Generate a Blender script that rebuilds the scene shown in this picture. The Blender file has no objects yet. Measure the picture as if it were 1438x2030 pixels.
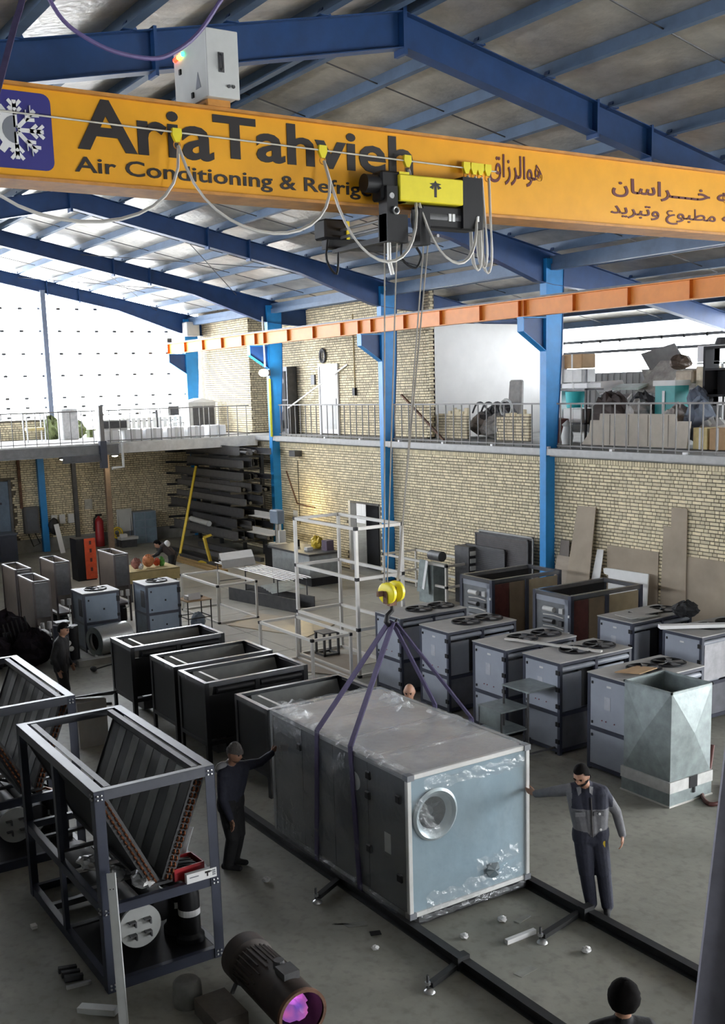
import bpy, bmesh, math, random
from mathutils import Vector, Matrix
random.seed(11)
S = bpy.context.scene
COL = S.collection
PI = math.pi
# ---------------------------------------------------------------- camera
FPX, YAW, PIT, ROL, CAMZ = 2125.5, -0.571983, 0.174375, -0.02834, 5.8
fw = Vector((math.cos(YAW)*math.cos(PIT), math.sin(YAW)*math.cos(PIT), -math.sin(PIT)))
r0 = Vector((math.sin(YAW), -math.cos(YAW), 0)); u0 = r0.cross(fw)
rt = math.cos(ROL)*r0+math.sin(ROL)*u0; up = -math.sin(ROL)*r0+math.cos(ROL)*u0
cd = bpy.data.cameras.new('camera'); co = bpy.data.objects.new('camera', cd); COL.objects.link(co)
cd.sensor_fit = 'VERTICAL'; cd.sensor_height = 36; cd.sensor_width = 25.5
cd.lens = FPX/2030*36; cd.shift_y = (1143.3-1015)/2030; cd.clip_end = 300
co.matrix_world = Matrix(((rt.x, up.x, -fw.x, 0), (rt.y, up.y, -fw.y, 0), (rt.z, up.z, -fw.z, CAMZ), (0, 0, 0, 1)))
S.camera = co
# ---------------------------------------------------------------- sky, exposure
wd = bpy.data.worlds.new('overcast_sky'); S.world = wd; wd.use_nodes = True
bg = wd.node_tree.nodes['Background']
bg.inputs[0].default_value = (0.95, 0.975, 1.0, 1); bg.inputs[1].default_value = 22.0
S.view_settings.view_transform = 'Standard'; S.view_settings.look = 'None'
S.view_settings.gamma = 1; S.view_settings.use_curve_mapping = False
S.view_settings.exposure = 0.05
S.cycles.max_bounces = 8; S.cycles.diffuse_bounces = 4; S.cycles.glossy_bounces = 3
S.cycles.transmission_bounces = 4; S.cycles.transparent_max_bounces = 12
S.cycles.caustics_reflective = False; S.cycles.caustics_refractive = False
S.cycles.sample_clamp_indirect = 6


def portal(name, loc, target, sx, sy):
    l = bpy.data.lights.new(name, 'AREA'); l.shape = 'RECTANGLE'; l.size = sx; l.size_y = sy
    l.cycles.is_portal = True
    o = bpy.data.objects.new(name, l); COL.objects.link(o); o.location = loc
    o.rotation_euler = (Vector(target)-Vector(loc)).to_track_quat('-Z', 'Y').to_euler()


portal('gable_daylight', (41.0, -9, 7.2), (0, -9, 7.2), 20, 6.5)
portal('strip_window_daylight', (17, -25.3, 6.8), (17, 0, 6.8), 20, 1.6)
portal('front_door_daylight', (-8.3, -11, 1.8), (0, -11, 1.8), 4, 3.6)
portal('left_window_daylight', (23.5, 7.4, 6.8), (23.5, -9, 6.8), 35, 1.6)


# ---------------------------------------------------------------- materials
MATS = {}


def mat(name, col, rough=.55, metal=0.0, n=.12, ns=6.0, bump=0.0, bs=30.0, emit=0.0, alpha=1.0, trans=0.0, obj_random=0.0, island=0.0, coat=0.0, col2=None, spec=.5, stretch=None):
    if name in MATS: return MATS[name]
    m = bpy.data.materials.new(name); MATS[name] = m; m.use_nodes = True
    nt = m.node_tree; b = nt.nodes['Principled BSDF']
    c2 = col2 or tuple(max(0, c*(1-2.2*n)) for c in col)
    b.inputs['Roughness'].default_value = rough; b.inputs['Metallic'].default_value = metal
    b.inputs['Alpha'].default_value = alpha; b.inputs['Transmission Weight'].default_value = trans
    b.inputs['Specular IOR Level'].default_value = spec
    if coat: b.inputs['Coat Weight'].default_value = coat; b.inputs['Coat Roughness'].default_value = .12
    tc = nt.nodes.new('ShaderNodeTexCoord'); vec = tc.outputs['Object']
    if stretch:
        mp = nt.nodes.new('ShaderNodeMapping'); mp.inputs['Scale'].default_value = stretch
        nt.links.new(vec, mp.inputs['Vector']); vec = mp.outputs['Vector']
    no = nt.nodes.new('ShaderNodeTexNoise'); no.inputs['Scale'].default_value = ns; no.inputs['Detail'].default_value = 6
    no.inputs['Roughness'].default_value = .6
    nt.links.new(vec, no.inputs['Vector'])
    rp = nt.nodes.new('ShaderNodeValToRGB'); rp.color_ramp.elements[0].position = .32; rp.color_ramp.elements[1].position = .68
    rp.color_ramp.elements[0].color = (*c2, 1); rp.color_ramp.elements[1].color = (*col, 1)
    nt.links.new(no.outputs['Fac'], rp.inputs['Fac']); out = rp.outputs['Color']
    if obj_random or island:
        hs = nt.nodes.new('ShaderNodeHueSaturation'); mr = nt.nodes.new('ShaderNodeMapRange')
        if obj_random:
            oi = nt.nodes.new('ShaderNodeObjectInfo'); rnd = oi.outputs['Random']; am = obj_random
        else:
            ge = nt.nodes.new('ShaderNodeNewGeometry'); rnd = ge.outputs['Random Per Island']; am = island
        mr.inputs['To Min'].default_value = 1-am; mr.inputs['To Max'].default_value = 1+am*.6
        nt.links.new(rnd, mr.inputs['Value']); nt.links.new(mr.outputs[0], hs.inputs['Value'])
        nt.links.new(out, hs.inputs['Color']); out = hs.outputs['Color']
    nt.links.new(out, b.inputs['Base Color'])
    if emit:
        b.inputs['Emission Color'].default_value = (*col, 1); b.inputs['Emission Strength'].default_value = emit
    if bump:
        bn = nt.nodes.new('ShaderNodeTexNoise'); bn.inputs['Scale'].default_value = bs; bn.inputs['Detail'].default_value = 4
        nt.links.new(vec, bn.inputs['Vector'])
        bp = nt.nodes.new('ShaderNodeBump'); bp.inputs['Strength'].default_value = bump; bp.inputs['Distance'].default_value = .05
        nt.links.new(bn.outputs['Fac'], bp.inputs['Height']); nt.links.new(bp.outputs['Normal'], b.inputs['Normal'])
    return m


concrete = mat('concrete_floor', (.35, .345, .30), .62, n=.16, ns=.9, bump=.08, bs=8)
nt = concrete.node_tree   # slab joints and spots
_b = nt.nodes['Principled BSDF']; _src = _b.inputs['Base Color'].links[0].from_socket
_n2 = nt.nodes.new('ShaderNodeTexNoise'); _n2.inputs['Scale'].default_value = 9; _n2.inputs['Detail'].default_value = 8
_r2 = nt.nodes.new('ShaderNodeValToRGB'); _r2.color_ramp.elements[0].position = .28; _r2.color_ramp.elements[1].position = .5
_r2.color_ramp.elements[0].color = (.55, .55, .55, 1)
_mx = nt.nodes.new('ShaderNodeMix'); _mx.data_type = 'RGBA'; _mx.blend_type = 'MULTIPLY'; _mx.inputs['Factor'].default_value = .5
_tc = nt.nodes.new('ShaderNodeTexCoord'); nt.links.new(_tc.outputs['Object'], _n2.inputs['Vector'])
nt.links.new(_n2.outputs['Fac'], _r2.inputs['Fac']); nt.links.new(_src, _mx.inputs['A']); nt.links.new(_r2.outputs['Color'], _mx.inputs['B'])
nt.links.new(_mx.outputs['Result'], _b.inputs['Base Color'])

mortar = mat('mortar', (.13, .11, .08), .9, n=.15)
brick_one = mat('yellow_brick', (.80, .70, .48), .85, n=.08, ns=14, obj_random=.22)
brick_many = mat('yellow_brick_course', (.80, .70, .48), .85, n=.08, ns=14, island=.22)
slabc = mat('slab_concrete', (.30, .30, .28), .8, n=.15, ns=3)
slabw = mat('pale_slab_edge', (.58, .57, .54), .6, n=.12, ns=4)
plaster = mat('white_plaster', (.82, .81, .78), .8, n=.03, ns=2)
foil = mat('roof_insulation', (.66, .62, .55), .42, metal=.45, n=.18, ns=1.6, bump=.35, bs=9)
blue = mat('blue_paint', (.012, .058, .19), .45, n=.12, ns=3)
blue_l = mat('lit_blue_paint', (.014, .25, .62), .45, n=.10, ns=3)  # brighter blue than the rafters, light on the columns put into the colour
purl = mat('blue_grey_primer', (.10, .16, .26), .55, n=.12, ns=3)
orange = mat('runway_orange_paint', (.80, .27, .03), .5, n=.06, ns=4)
orange_d = mat('stiffener_orange_paint', (.66, .17, .015), .5, n=.08, ns=4)
yellow = mat('crane_yellow_paint', (.86, .40, .012), .38, n=.05, ns=2.5)
yellow_d = mat('crane_flange_paint', (.62, .27, .05), .5, n=.15, ns=5)
lemon = mat('lemon_yellow_paint', (.85, .72, .03), .4, n=.04)
ink = mat('black_lettering', (.012, .008, .008), .5, n=.02)
maroon = mat('dark_red_lettering', (.10, .008, .012), .5, n=.02)
logo_blue = mat('logo_blue', (.03, .028, .20), .5, n=.02)
logo_grey = mat('logo_grey', (.20, .21, .24), .5, n=.02)
white = mat('white_paint', (.80, .80, .80), .5, n=.03)
offw = mat('off_white_plastic', (.62, .62, .60), .5, n=.06)
cabg = mat('cabinet_grey', (.55, .56, .54), .5, n=.05, ns=3)
blackp = mat('black_paint', (.010, .010, .012), .5, n=.1, spec=.3)
dark = mat('dark_interior', (.018, .018, .02), .8, n=.1)
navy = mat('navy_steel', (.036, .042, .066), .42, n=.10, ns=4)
navy_h = mat('navy_top_reflection', (.20, .205, .22), .26, metal=.55, n=.10, ns=4)  # lighter navy, gable reflection on the top rails put into the colour
unit = mat('unit_blue_grey', (.30, .325, .375), .45, n=.06, ns=3)
unit_l = mat('unit_top_grey', (.42, .415, .40), .5, n=.10, ns=3)
unit_b = mat('cabinet_blue_grey', (.24, .30, .38), .45, n=.07, ns=3)
galv = mat('galvanised_steel', (.33, .38, .38), .45, metal=.5, n=.16, ns=5, bump=.05, bs=14)
galv_s = mat('spiral_galvanised_steel', (.60, .62, .62), .36, metal=.8, n=.10, ns=9, stretch=(1, 8, 8))
alum = mat('aluminium_profile', (.70, .68, .64), .42, metal=.3, n=.05, ns=3)
steel = mat('bright_steel', (.60, .61, .62), .3, metal=.9, n=.08)
steel_d = mat('dark_steel', (.10, .10, .105), .5, metal=.4, n=.15)
rail_m = mat('rail_steel', (.035, .036, .038), .5, metal=.3, n=.2, ns=4)
balus = mat('railing_grey', (.20, .19, .18), .55, n=.1)
rust = mat('rusty_steel', (.20, .10, .06), .8, n=.3, ns=6)
copper = mat('copper_tube', (.28, .10, .045), .35, metal=.8, n=.12)
brownp = mat('brown_coil_panel', (.10, .072, .052), .5, n=.12, ns=5)
tanp = mat('tan_coil_panel', (.48, .40, .27), .38, metal=.3, n=.12, ns=2)
redp = mat('dark_red_panel', (.12, .03, .025), .5, n=.2, ns=6)
ply = mat('plywood', (.36, .30, .235), .75, n=.08, ns=2, stretch=(1, 1, 6))
ply_d = mat('weathered_plywood', (.37, .305, .23), .8, n=.10, ns=1.6)
card = mat('cardboard', (.42, .27, .14), .8, n=.08)
styro = mat('white_sheet', (.80, .80, .78), .7, n=.03)
purple = mat('purple_webbing', (.055, .042, .105), .8, n=.12, ns=20)
rope = mat('steel_wire_rope', (.26, .23, .19), .5, n=.15)
cableg = mat('grey_cable', (.62, .60, .56), .5, n=.06)
red = mat('red_paint', (.40, .018, .025), .4, n=.08)
orr = mat('orange_red_paint', (.80, .10, .03), .5, n=.15)
yelp = mat('yellow_paint', (.62, .44, .03), .45, n=.08)
poly_y = mat('pale_yellow_cloth', (.62, .50, .24), .8, n=.1)
teal = mat('teal_plastic', (.01, .26, .26), .5, n=.08)
turq = mat('turquoise_plastic', (.02, .48, .50), .5, n=.05)
green = mat('green_plastic', (.10, .36, .06), .6, n=.1)
foam_g = mat('grey_rubble', (.42, .40, .37), .85, n=.2, ns=6)
beige = mat('beige_sheet', (.50, .45, .37), .75, n=.08, ns=3)
hedge_m = mat('hedge_green', (.14, .17, .06), .9, n=.3, ns=8)
rubber = mat('black_rubber', (.01, .01, .01), .6, n=.1)
skin = mat('skin', (.40, .21, .135), .55, n=.06, ns=12)
hairm = mat('black_hair', (.006, .005, .005), .9, n=.2, ns=40, spec=.1)
ggrey = mat('grey_work_cloth', (.16, .16, .172), .85, n=.10, ns=14, bump=.15, bs=24)
gnavy = mat('navy_work_cloth', (.022, .024, .042), .85, n=.12, ns=14, bump=.15, bs=24)
gblack = mat('black_cloth', (.012, .012, .014), .85, n=.15, ns=14, bump=.15, bs=24)
knit = mat('grey_knit', (.115, .105, .10), .9, n=.18, ns=40, bump=.3, bs=60)
pinks = mat('red_brick_cloth', (.30, .12, .09), .85, n=.1)
lampm = mat('lamp_glow', (1, .97, .9), .4, emit=14)
led_r = mat('red_indicator', (1, .03, .01), .4, emit=6)
led_y = mat('amber_indicator', (1, .62, .05), .4, emit=8)
led_g = mat('green_indicator', (.05, 1, .35), .4, emit=5)
heater_m = mat('scorched_steel', (.050, .036, .030), .6, metal=.3, n=.25, ns=5)


def film_mat(name, haze, ior, bump, bs):
    m = bpy.data.materials.new(name); MATS[name] = m; m.use_nodes = True; t = m.node_tree; t.nodes.clear(); N = t.nodes.new; K = t.links.new
    out = N('ShaderNodeOutputMaterial'); tr = N('ShaderNodeBsdfTransparent'); df = N('ShaderNodeBsdfDiffuse'); gl = N('ShaderNodeBsdfGlossy'); m1 = N('ShaderNodeMixShader'); m2 = N('ShaderNodeMixShader'); lw = N('ShaderNodeLayerWeight'); fr = N('ShaderNodeMapRange')
    no = N('ShaderNodeTexNoise'); bp = N('ShaderNodeBump'); tc = N('ShaderNodeTexCoord')
    no.inputs['Scale'].default_value = bs; no.inputs['Detail'].default_value = 5; no.inputs['Distortion'].default_value = .8
    bp.inputs['Strength'].default_value = bump; bp.inputs['Distance'].default_value = .05
    df.inputs[0].default_value = (.72, .78, .82, 1); gl.inputs[0].default_value = (1, 1, 1, 1); gl.inputs['Roughness'].default_value = .10; lw.inputs['Blend'].default_value = .35; fr.inputs['To Min'].default_value = .02; fr.inputs['To Max'].default_value = ior; m1.inputs[0].default_value = haze
    K(tc.outputs['Object'], no.inputs['Vector']); K(no.outputs['Fac'], bp.inputs['Height'])
    for s in (gl, lw): K(bp.outputs['Normal'], s.inputs['Normal'])
    K(lw.outputs['Facing'], fr.inputs['Value'])
    K(tr.outputs[0], m1.inputs[1]); K(df.outputs[0], m1.inputs[2]); K(fr.outputs[0], m2.inputs[0]); K(m1.outputs[0], m2.inputs[1]); K(gl.outputs[0], m2.inputs[2]); K(m2.outputs[0], out.inputs[0])
    return m


film = film_mat('clear_wrap_film', .10, .16, .22, 6)
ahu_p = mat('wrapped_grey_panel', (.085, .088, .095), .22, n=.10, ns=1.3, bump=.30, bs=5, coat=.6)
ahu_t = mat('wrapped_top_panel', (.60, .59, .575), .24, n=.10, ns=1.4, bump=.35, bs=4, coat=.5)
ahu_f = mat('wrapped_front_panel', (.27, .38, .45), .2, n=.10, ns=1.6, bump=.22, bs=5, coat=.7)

# translucent sheet: mostly see-through, slightly milky
sheetm = bpy.data.materials.new('translucent_sheet'); sheetm.use_nodes = True
_t = sheetm.node_tree; _t.nodes.clear()
_o = _t.nodes.new('ShaderNodeOutputMaterial'); _a = _t.nodes.new('ShaderNodeBsdfTransparent'); _d = _t.nodes.new('ShaderNodeBsdfTranslucent'); _m = _t.nodes.new('ShaderNodeMixShader')
_a.inputs[0].default_value = (.97, .98, 1, 1); _d.inputs[0].default_value = (.95, .97, 1, 1); _m.inputs[0].default_value = .25
_t.links.new(_a.outputs[0], _m.inputs[1]); _t.links.new(_d.outputs[0], _m.inputs[2]); _t.links.new(_m.outputs[0], _o.inputs[0])
# gas flame
flame = bpy.data.materials.new('gas_flame'); flame.use_nodes = True
_t = flame.node_tree; _b = _t.nodes['Principled BSDF']; _b.inputs['Base Color'].default_value = (.1, .03, .1, 1)
_tc = _t.nodes.new('ShaderNodeTexCoord'); _n = _t.nodes.new('ShaderNodeTexNoise'); _n.inputs['Scale'].default_value = 5
_r = _t.nodes.new('ShaderNodeValToRGB'); _r.color_ramp.elements[0].position = .35; _r.color_ramp.elements[1].position = .66
_r.color_ramp.elements[0].color = (.10, .07, .40, 1); _r.color_ramp.elements[1].color = (.62, .14, .42, 1)
_t.links.new(_tc.outputs['Object'], _n.inputs['Vector']); _t.links.new(_n.outputs['Fac'], _r.inputs['Fac'])
_t.links.new(_r.outputs['Color'], _b.inputs['Emission Color']); _b.inputs['Emission Strength'].default_value = .75


# ---------------------------------------------------------------- helpers
class MB:
    def __init__(s): s.v = []; s.f = []; s.mi = []; s.cur = 0

    def add(s, vs, fs):
        o = len(s.v); s.v += [tuple(p) for p in vs]; s.f += [tuple(i+o for i in q) for q in fs]; s.mi += [s.cur]*len(fs); return s

    def box(s, x0, x1, y0, y1, z0, z1):
        x0, x1 = min(x0, x1), max(x0, x1); y0, y1 = min(y0, y1), max(y0, y1); z0, z1 = min(z0, z1), max(z0, z1)
        return s.add([(x0, y0, z0), (x1, y0, z0), (x1, y1, z0), (x0, y1, z0), (x0, y0, z1), (x1, y0, z1), (x1, y1, z1), (x0, y1, z1)],
                     [(3, 2, 1, 0), (4, 5, 6, 7), (0, 1, 5, 4), (1, 2, 6, 5), (2, 3, 7, 6), (3, 0, 4, 7)])

    def beam(s, p, q, w, h=None, upv=(0, 0, 1)):
        p, q = Vector(p), Vector(q); h = h or w; d = (q-p).normalized(); a = Vector(upv)
        if abs(d.dot(a)) > .98: a = Vector((1, 0, 0))
        sx = d.cross(a).normalized(); uz = sx.cross(d).normalized(); sx = sx*w/2; uz = uz*h/2
        vs = [b+i*sx+j*uz for b in (p, q) for i, j in ((-1, -1), (1, -1), (1, 1), (-1, 1))]
        return s.add(vs, [(0, 1, 2, 3), (7, 6, 5, 4), (4, 5, 1, 0), (5, 6, 2, 1), (6, 7, 3, 2), (7, 4, 0, 3)])

    def tube(s, pts, r, n=8, closed=False):
        pts = [Vector(p) for p in pts]; m = len(pts); rs = r if isinstance(r, (list, tuple)) else [r]*m
        vs = []; ref = None
        for i, p in enumerate(pts):
            if closed: d = pts[(i+1) % m]-pts[i-1]
            else: d = pts[min(i+1, m-1)]-pts[max(i-1, 0)]
            d.normalize()
            if ref is None: ref = Vector((0, 0, 1)) if abs(d.z) < .9 else Vector((1, 0, 0))
            a = (ref-d*ref.dot(d)).normalized(); b = d.cross(a); ref = a
            for k in range(n):
                t = 2*PI*k/n; vs.append(p+rs[i]*(math.cos(t)*a+math.sin(t)*b))
        fs = []
        for i in range(m if closed else m-1):
            j = (i+1) % m
            for k in range(n):
                l = (k+1) % n; fs.append((i*n+k, i*n+l, j*n+l, j*n+k))
        if not closed: fs.append(tuple(range(n-1, -1, -1))); fs.append(tuple((m-1)*n+k for k in range(n)))
        return s.add(vs, fs)

    def cyl(s, p, q, r, n=16): return s.tube([p, q], r, n)

    def lathe(s, prof, org, ax=(0, 0, 1), n=24, cap=False):
        ax = Vector(ax).normalized(); a = ax.orthogonal().normalized(); b = ax.cross(a); org = Vector(org); m = len(prof)
        vs = [org+ax*z+r*(math.cos(2*PI*k/n)*a+math.sin(2*PI*k/n)*b) for r, z in prof for k in range(n)]
        fs = [(i*n+k, i*n+(k+1) % n, (i+1)*n+(k+1) % n, (i+1)*n+k) for i in range(m-1) for k in range(n)]
        if cap: fs += [tuple(range(n-1, -1, -1)), tuple((m-1)*n+k for k in range(n))]
        return s.add(vs, fs)

    def ball(s, c, rx, ry=None, rz=None, n=12, m=8):
        ry = ry or rx; rz = rz or rx; c = Vector(c); vs = []
        for i in range(m+1):
            t = PI*i/m
            for k in range(n): vs.append(c+Vector((rx*math.sin(t)*math.cos(2*PI*k/n), ry*math.sin(t)*math.sin(2*PI*k/n), rz*math.cos(t))))
        return s.add(vs, [(i*n+k, (i+1)*n+k, (i+1)*n+(k+1) % n, i*n+(k+1) % n) for i in range(m) for k in range(n)])

    def prism(s, poly, axis, a0, a1):
        # poly: list of 2D points in the plane normal to axis ('x': (y,z), 'y': (x,z), 'z': (x,y))
        def P(p, a): return (a, p[0], p[1]) if axis == 'x' else (p[0], a, p[1]) if axis == 'y' else (p[0], p[1], a)
        n = len(poly); vs = [P(p, a0) for p in poly]+[P(p, a1) for p in poly]
        return s.add(vs, [tuple(range(n)), tuple(range(2*n-1, n-1, -1))]+[(i, i+n, (i+1) % n+n, (i+1) % n) for i in range(n)])

    def plate(s, pts, t):
        # quad/polygon plate with thickness t along its normal
        pts = [Vector(p) for p in pts]; nrm = (pts[1]-pts[0]).cross(pts[2]-pts[0]).normalized()*t/2; n = len(pts)
        vs = [p+nrm for p in pts]+[p-nrm for p in pts]
        return s.add(vs, [tuple(range(n)), tuple(range(2*n-1, n-1, -1))]+[(i, i+n, (i+1) % n+n, (i+1) % n) for i in range(n)])

    def mesh(s, name, mats, smooth=False, fix=True):
        me = bpy.data.meshes.new(name); me.from_pydata(s.v, [], s.f)
        for m in (mats if isinstance(mats, (list, tuple)) else [mats]): me.materials.append(m)
        if len(me.materials) > 1: me.polygons.foreach_set('material_index', s.mi)
        if fix:
            b = bmesh.new(); b.from_mesh(me); bmesh.ops.recalc_face_normals(b, faces=b.faces); b.to_mesh(me); b.free()
        if smooth:
            me.polygons.foreach_set('use_smooth', [True]*len(me.polygons))
            me.set_sharp_from_angle(angle=math.radians(40))
        return me

    def obj(s, name, mats, parent=None, smooth=False, bevel=0, fix=True):
        o = bpy.data.objects.new(name, s.mesh(name, mats, smooth, fix)); COL.objects.link(o)
        if parent: o.parent = parent
        if bevel:
            bv = o.modifiers.new('edge_bevel', 'BEVEL'); bv.width = bevel; bv.segments = 1; bv.limit_method = 'ANGLE'
        return o


def tag(o, label, cat, group=None, kind=None):
    o['label'] = label; o['category'] = cat
    if group: o['group'] = group
    o['kind'] = kind or 'thing'
    return o


def thing(name, label, cat, loc=(0, 0, 0), rz=0, group=None):
    o = bpy.data.objects.new(name, None); COL.objects.link(o); o.location = loc; o.rotation_euler = (0, 0, rz)
    o.empty_display_size = .2
    return tag(o, label, cat, group)


def struct(o): o['kind'] = 'structure'; return o
def stuff(o): o['kind'] = 'stuff'; return o


KIDS = {}


def copy_tree(o, loc=None, rz=None, label=None, parent=None):
    c = o.copy(); COL.objects.link(c); c.parent = parent
    if loc is not None: c.location = loc
    if rz is not None: c.rotation_euler = (0, 0, rz)
    if label: c['label'] = label
    for k in list(o.children): copy_tree(k, parent=c)
    return c


def ring(c, r, n, ax='z', ph=0):
    out = []
    for i in range(n):
        t = 2*PI*i/n+ph
        a, b = r*math.cos(t), r*math.sin(t)
        out.append((c[0]+a, c[1]+b, c[2]) if ax == 'z' else (c[0], c[1]+a, c[2]+b) if ax == 'x' else (c[0]+a, c[1], c[2]+b))
    return out


def sag(p, q, drop, n=12):
    p, q = Vector(p), Vector(q)
    return [p.lerp(q, i/n)-Vector((0, 0, drop*4*(i/n)*(1-i/n))) for i in range(n+1)]


def crumple(name, cx, cy, cz, rx, ry, rz, m, seed=0, n=14, rough=.3):
    rnd = random.Random(seed); b = MB(); b.ball((0, 0, 0), rx, ry, rz, n, 9)
    b.v = [(cx+x*(1+rnd.uniform(-rough, rough)), cy+y*(1+rnd.uniform(-rough, rough)), max(cz-rz, cz+z*(1+rnd.uniform(-rough, rough)))) for x, y, z in b.v]
    return b.obj(name, m)


def lamp(name, loc, energy, size=.1, color=(1, .95, .85), parent=None):
    l = bpy.data.lights.new(name, 'POINT'); l.energy = energy; l.shadow_soft_size = size; l.color = color
    o = bpy.data.objects.new(name, l); COL.objects.link(o); o.location = loc
    if parent: o.parent = parent
    return o


def smooth_pts(P, n=4):
    P = [Vector(p) for p in P]; out = []
    for i in range(len(P)-1):
        a, b_, c, d = P[max(i-1, 0)], P[i], P[i+1], P[min(i+2, len(P)-1)]
        for k in range(n):
            t = k/n; out.append(.5*((2*b_)+(c-a)*t+(2*a-5*b_+4*c-d)*t*t+(3*b_-a-3*c+d)*t**3))
    return out+[P[-1]]



filmc = film_mat('crumpled_film', .10, .22, .35, 26)
# ================================================================ SETTING
RZ = lambda y: 10.75-.207*abs(y+9)          # rafter top line
WY, EX, DX, SLAB = -18.3, 40.65, 35.0, 4.22
floor = struct(MB().box(-8, 75, -45, 8, -.3, 0).obj('floor', concrete))
slab_m = mat('beige_floor_slab', (.50, .47, .39), .5, n=.14, ns=1.1, bump=.04, bs=8)
sme = MB().box(.012, 2.188, .012, 2.188, 0, .006).mesh('floor_slab', slab_m)
for i in range(7):
    for j in range(4):
        o = bpy.data.objects.new('floor_slab', sme); COL.objects.link(o); o.parent = floor; o.location = (18.6+2.2*i, -18.0+2.2*j, .001)

# ---- brick work
CH, BH, BL, BS, J = .082, .064, .232, .106, .016


def bricks(u0, u1, z0, z1, holes=(), soldier=False):
    out = []; k = 0; z = z0; top = z1-(.125 if soldier else 0)
    rnd = random.Random(int(u0*10+z0*7))
    while z+BH <= top+.005:
        u = u0-(.06+.09*(k % 2)+rnd.uniform(0, .05)); i = k
        while u < u1:
            L = BL if i % 2 == 0 else BS
            if rnd.random() < .12: L = BS if L == BL else BL
            a, b = max(u, u0), min(u+L, u1)
            if b-a > .04 and not any(a < h[1] and b > h[0] and z < h[3] and z+BH > h[2] for h in holes):
                out.append((a, b, z, z+BH, rnd.uniform(.008, .014)))
            u += L+J; i += 1
        z += CH; k += 1
    if soldier:
        u = u0
        while u+.07 < u1:
            if not any(u < h[1] and u+.07 > h[0] and z1-.12 < h[3] for h in holes): out.append((u, u+.07, z1-.118, z1-.01, .012))
            u += .082
    return out


def lay(wall, name, lst, f):
    b = MB()
    for a, c, z0, z1, d in lst:
        vs = [f(a, 0, z0), f(c, 0, z0), f(c, 0, z1), f(a, 0, z1), f(a+.003, d, z0+.003), f(c-.003, d, z0+.003), f(c-.003, d, z1-.003), f(a+.003, d, z1-.003)]
        b.add(vs, [(4, 5, 6, 7), (0, 1, 5, 4), (1, 2, 6, 5), (2, 3, 7, 6), (3, 0, 4, 7)])
    return stuff(b.obj(name, brick_many, wall))


BRICK_JOBS = []


def single_bricks(wall, lst, axis, at):
    me = {}
    for L in (BL, BS):
        b = MB()
        if axis == 'y': b.box(0, L, 0, .013, 0, BH)
        else: b.box(-.013, 0, 0, L, 0, BH)
        me[L] = b.mesh('brick', brick_one)
    for a, c, z0, z1, d in lst:
        L = c-a; base = BL if L > .17 else BS
        o = bpy.data.objects.new('brick', me[base]); COL.objects.link(o); o.parent = wall
        o.location = (a, at, z0) if axis == 'y' else (at, a, z0)
        o.scale = (L/base, 1, 1) if axis == 'y' else (1, L/base, 1)


DOORH = (27.36, 29.02, 0, 2.25)
w = MB().box(8, DOORH[0], WY-.22, WY, 0, 4.0).box(DOORH[1], EX+.3, WY-.22, WY, 0, 4.0).box(DOORH[0], DOORH[1], WY-.22, WY, 2.25, 4.0)
wall_right = struct(w.obj('wall_right', mortar))
lst = bricks(13.2, EX, .04, 4.0, [DOORH], True)
near = sorted([q for q in lst if q[2] > 2.08 and q[0] > 14.75 and q[3] < 3.8], key=lambda q: q[0])[:300]
ns_ = set(near)
lay(wall_right, 'brick_courses', [q for q in lst if q not in ns_], lambda u, d, z: (u, WY+d, z))
BRICK_JOBS.append((wall_right, near, 'y', WY))
# passage seen through the wall opening: brick cheek and dark room
cheek = struct(MB().box(27.3, 29.1, -19.9, -19.8, 0, 2.4).obj('wall_passage', mortar))
lay(cheek, 'brick_courses', bricks(27.3, 28.25, .04, 2.3), lambda u, d, z: (u, -19.8+d, z))
fr = bpy.data.objects.new('door_3', None); COL.objects.link(fr); fr.location = (DOORH[1], WY, 0); struct(fr); fr['label'] = 'grey steel framed dark doorway in the lower brick wall'
MB().box(-.02, .1, -.2, .03, 0, 2.25).obj('frame_post', alum, fr); MB().box(-1.66, -.02, -.2, .03, 2.19, 2.25).obj('frame_head', steel_d, fr)
MB().box(-.75, -.05, -.6, -.55, 0, 2.15).obj('door_leaf', dark, fr)

wall_end = struct(MB().box(EX, EX+.25, 7.4, WY-.2, 0, 3.95).obj('wall_end', mortar))
lst = bricks(WY, -8.6, .5, 3.95, [(-10.7, -8, 0, 2.8)])
near = sorted([q for q in lst if 1.7 < q[2] < 3.5 and -15 < q[0] < -11], key=lambda q: -q[0])[:280]
ns_ = set(near)
lay(wall_end, 'brick_courses', [q for q in lst if q not in ns_], lambda u, d, z: (EX-d, u, z))
BRICK_JOBS.append((wall_end, near, 'x', EX))
struct(MB().box(EX-.03, EX, -18.2, -10.7, 0, .5).obj('baseboard_end', slabc))
dl = struct(MB().box(EX-.06, EX, -10.62, -8.6, 0, 2.75).obj('door_1', mat('dusk_blue_door', (.13, .19, .27), .5)))
MB().box(EX-.09, EX-.06, -10.68, -10.58, 0, 2.8).obj('door_jamb', steel_d, dl); MB().box(EX-.09, EX-.06, -10.3, -8.8, 1.9, 1.98).obj('door_rail', navy, dl)

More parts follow.
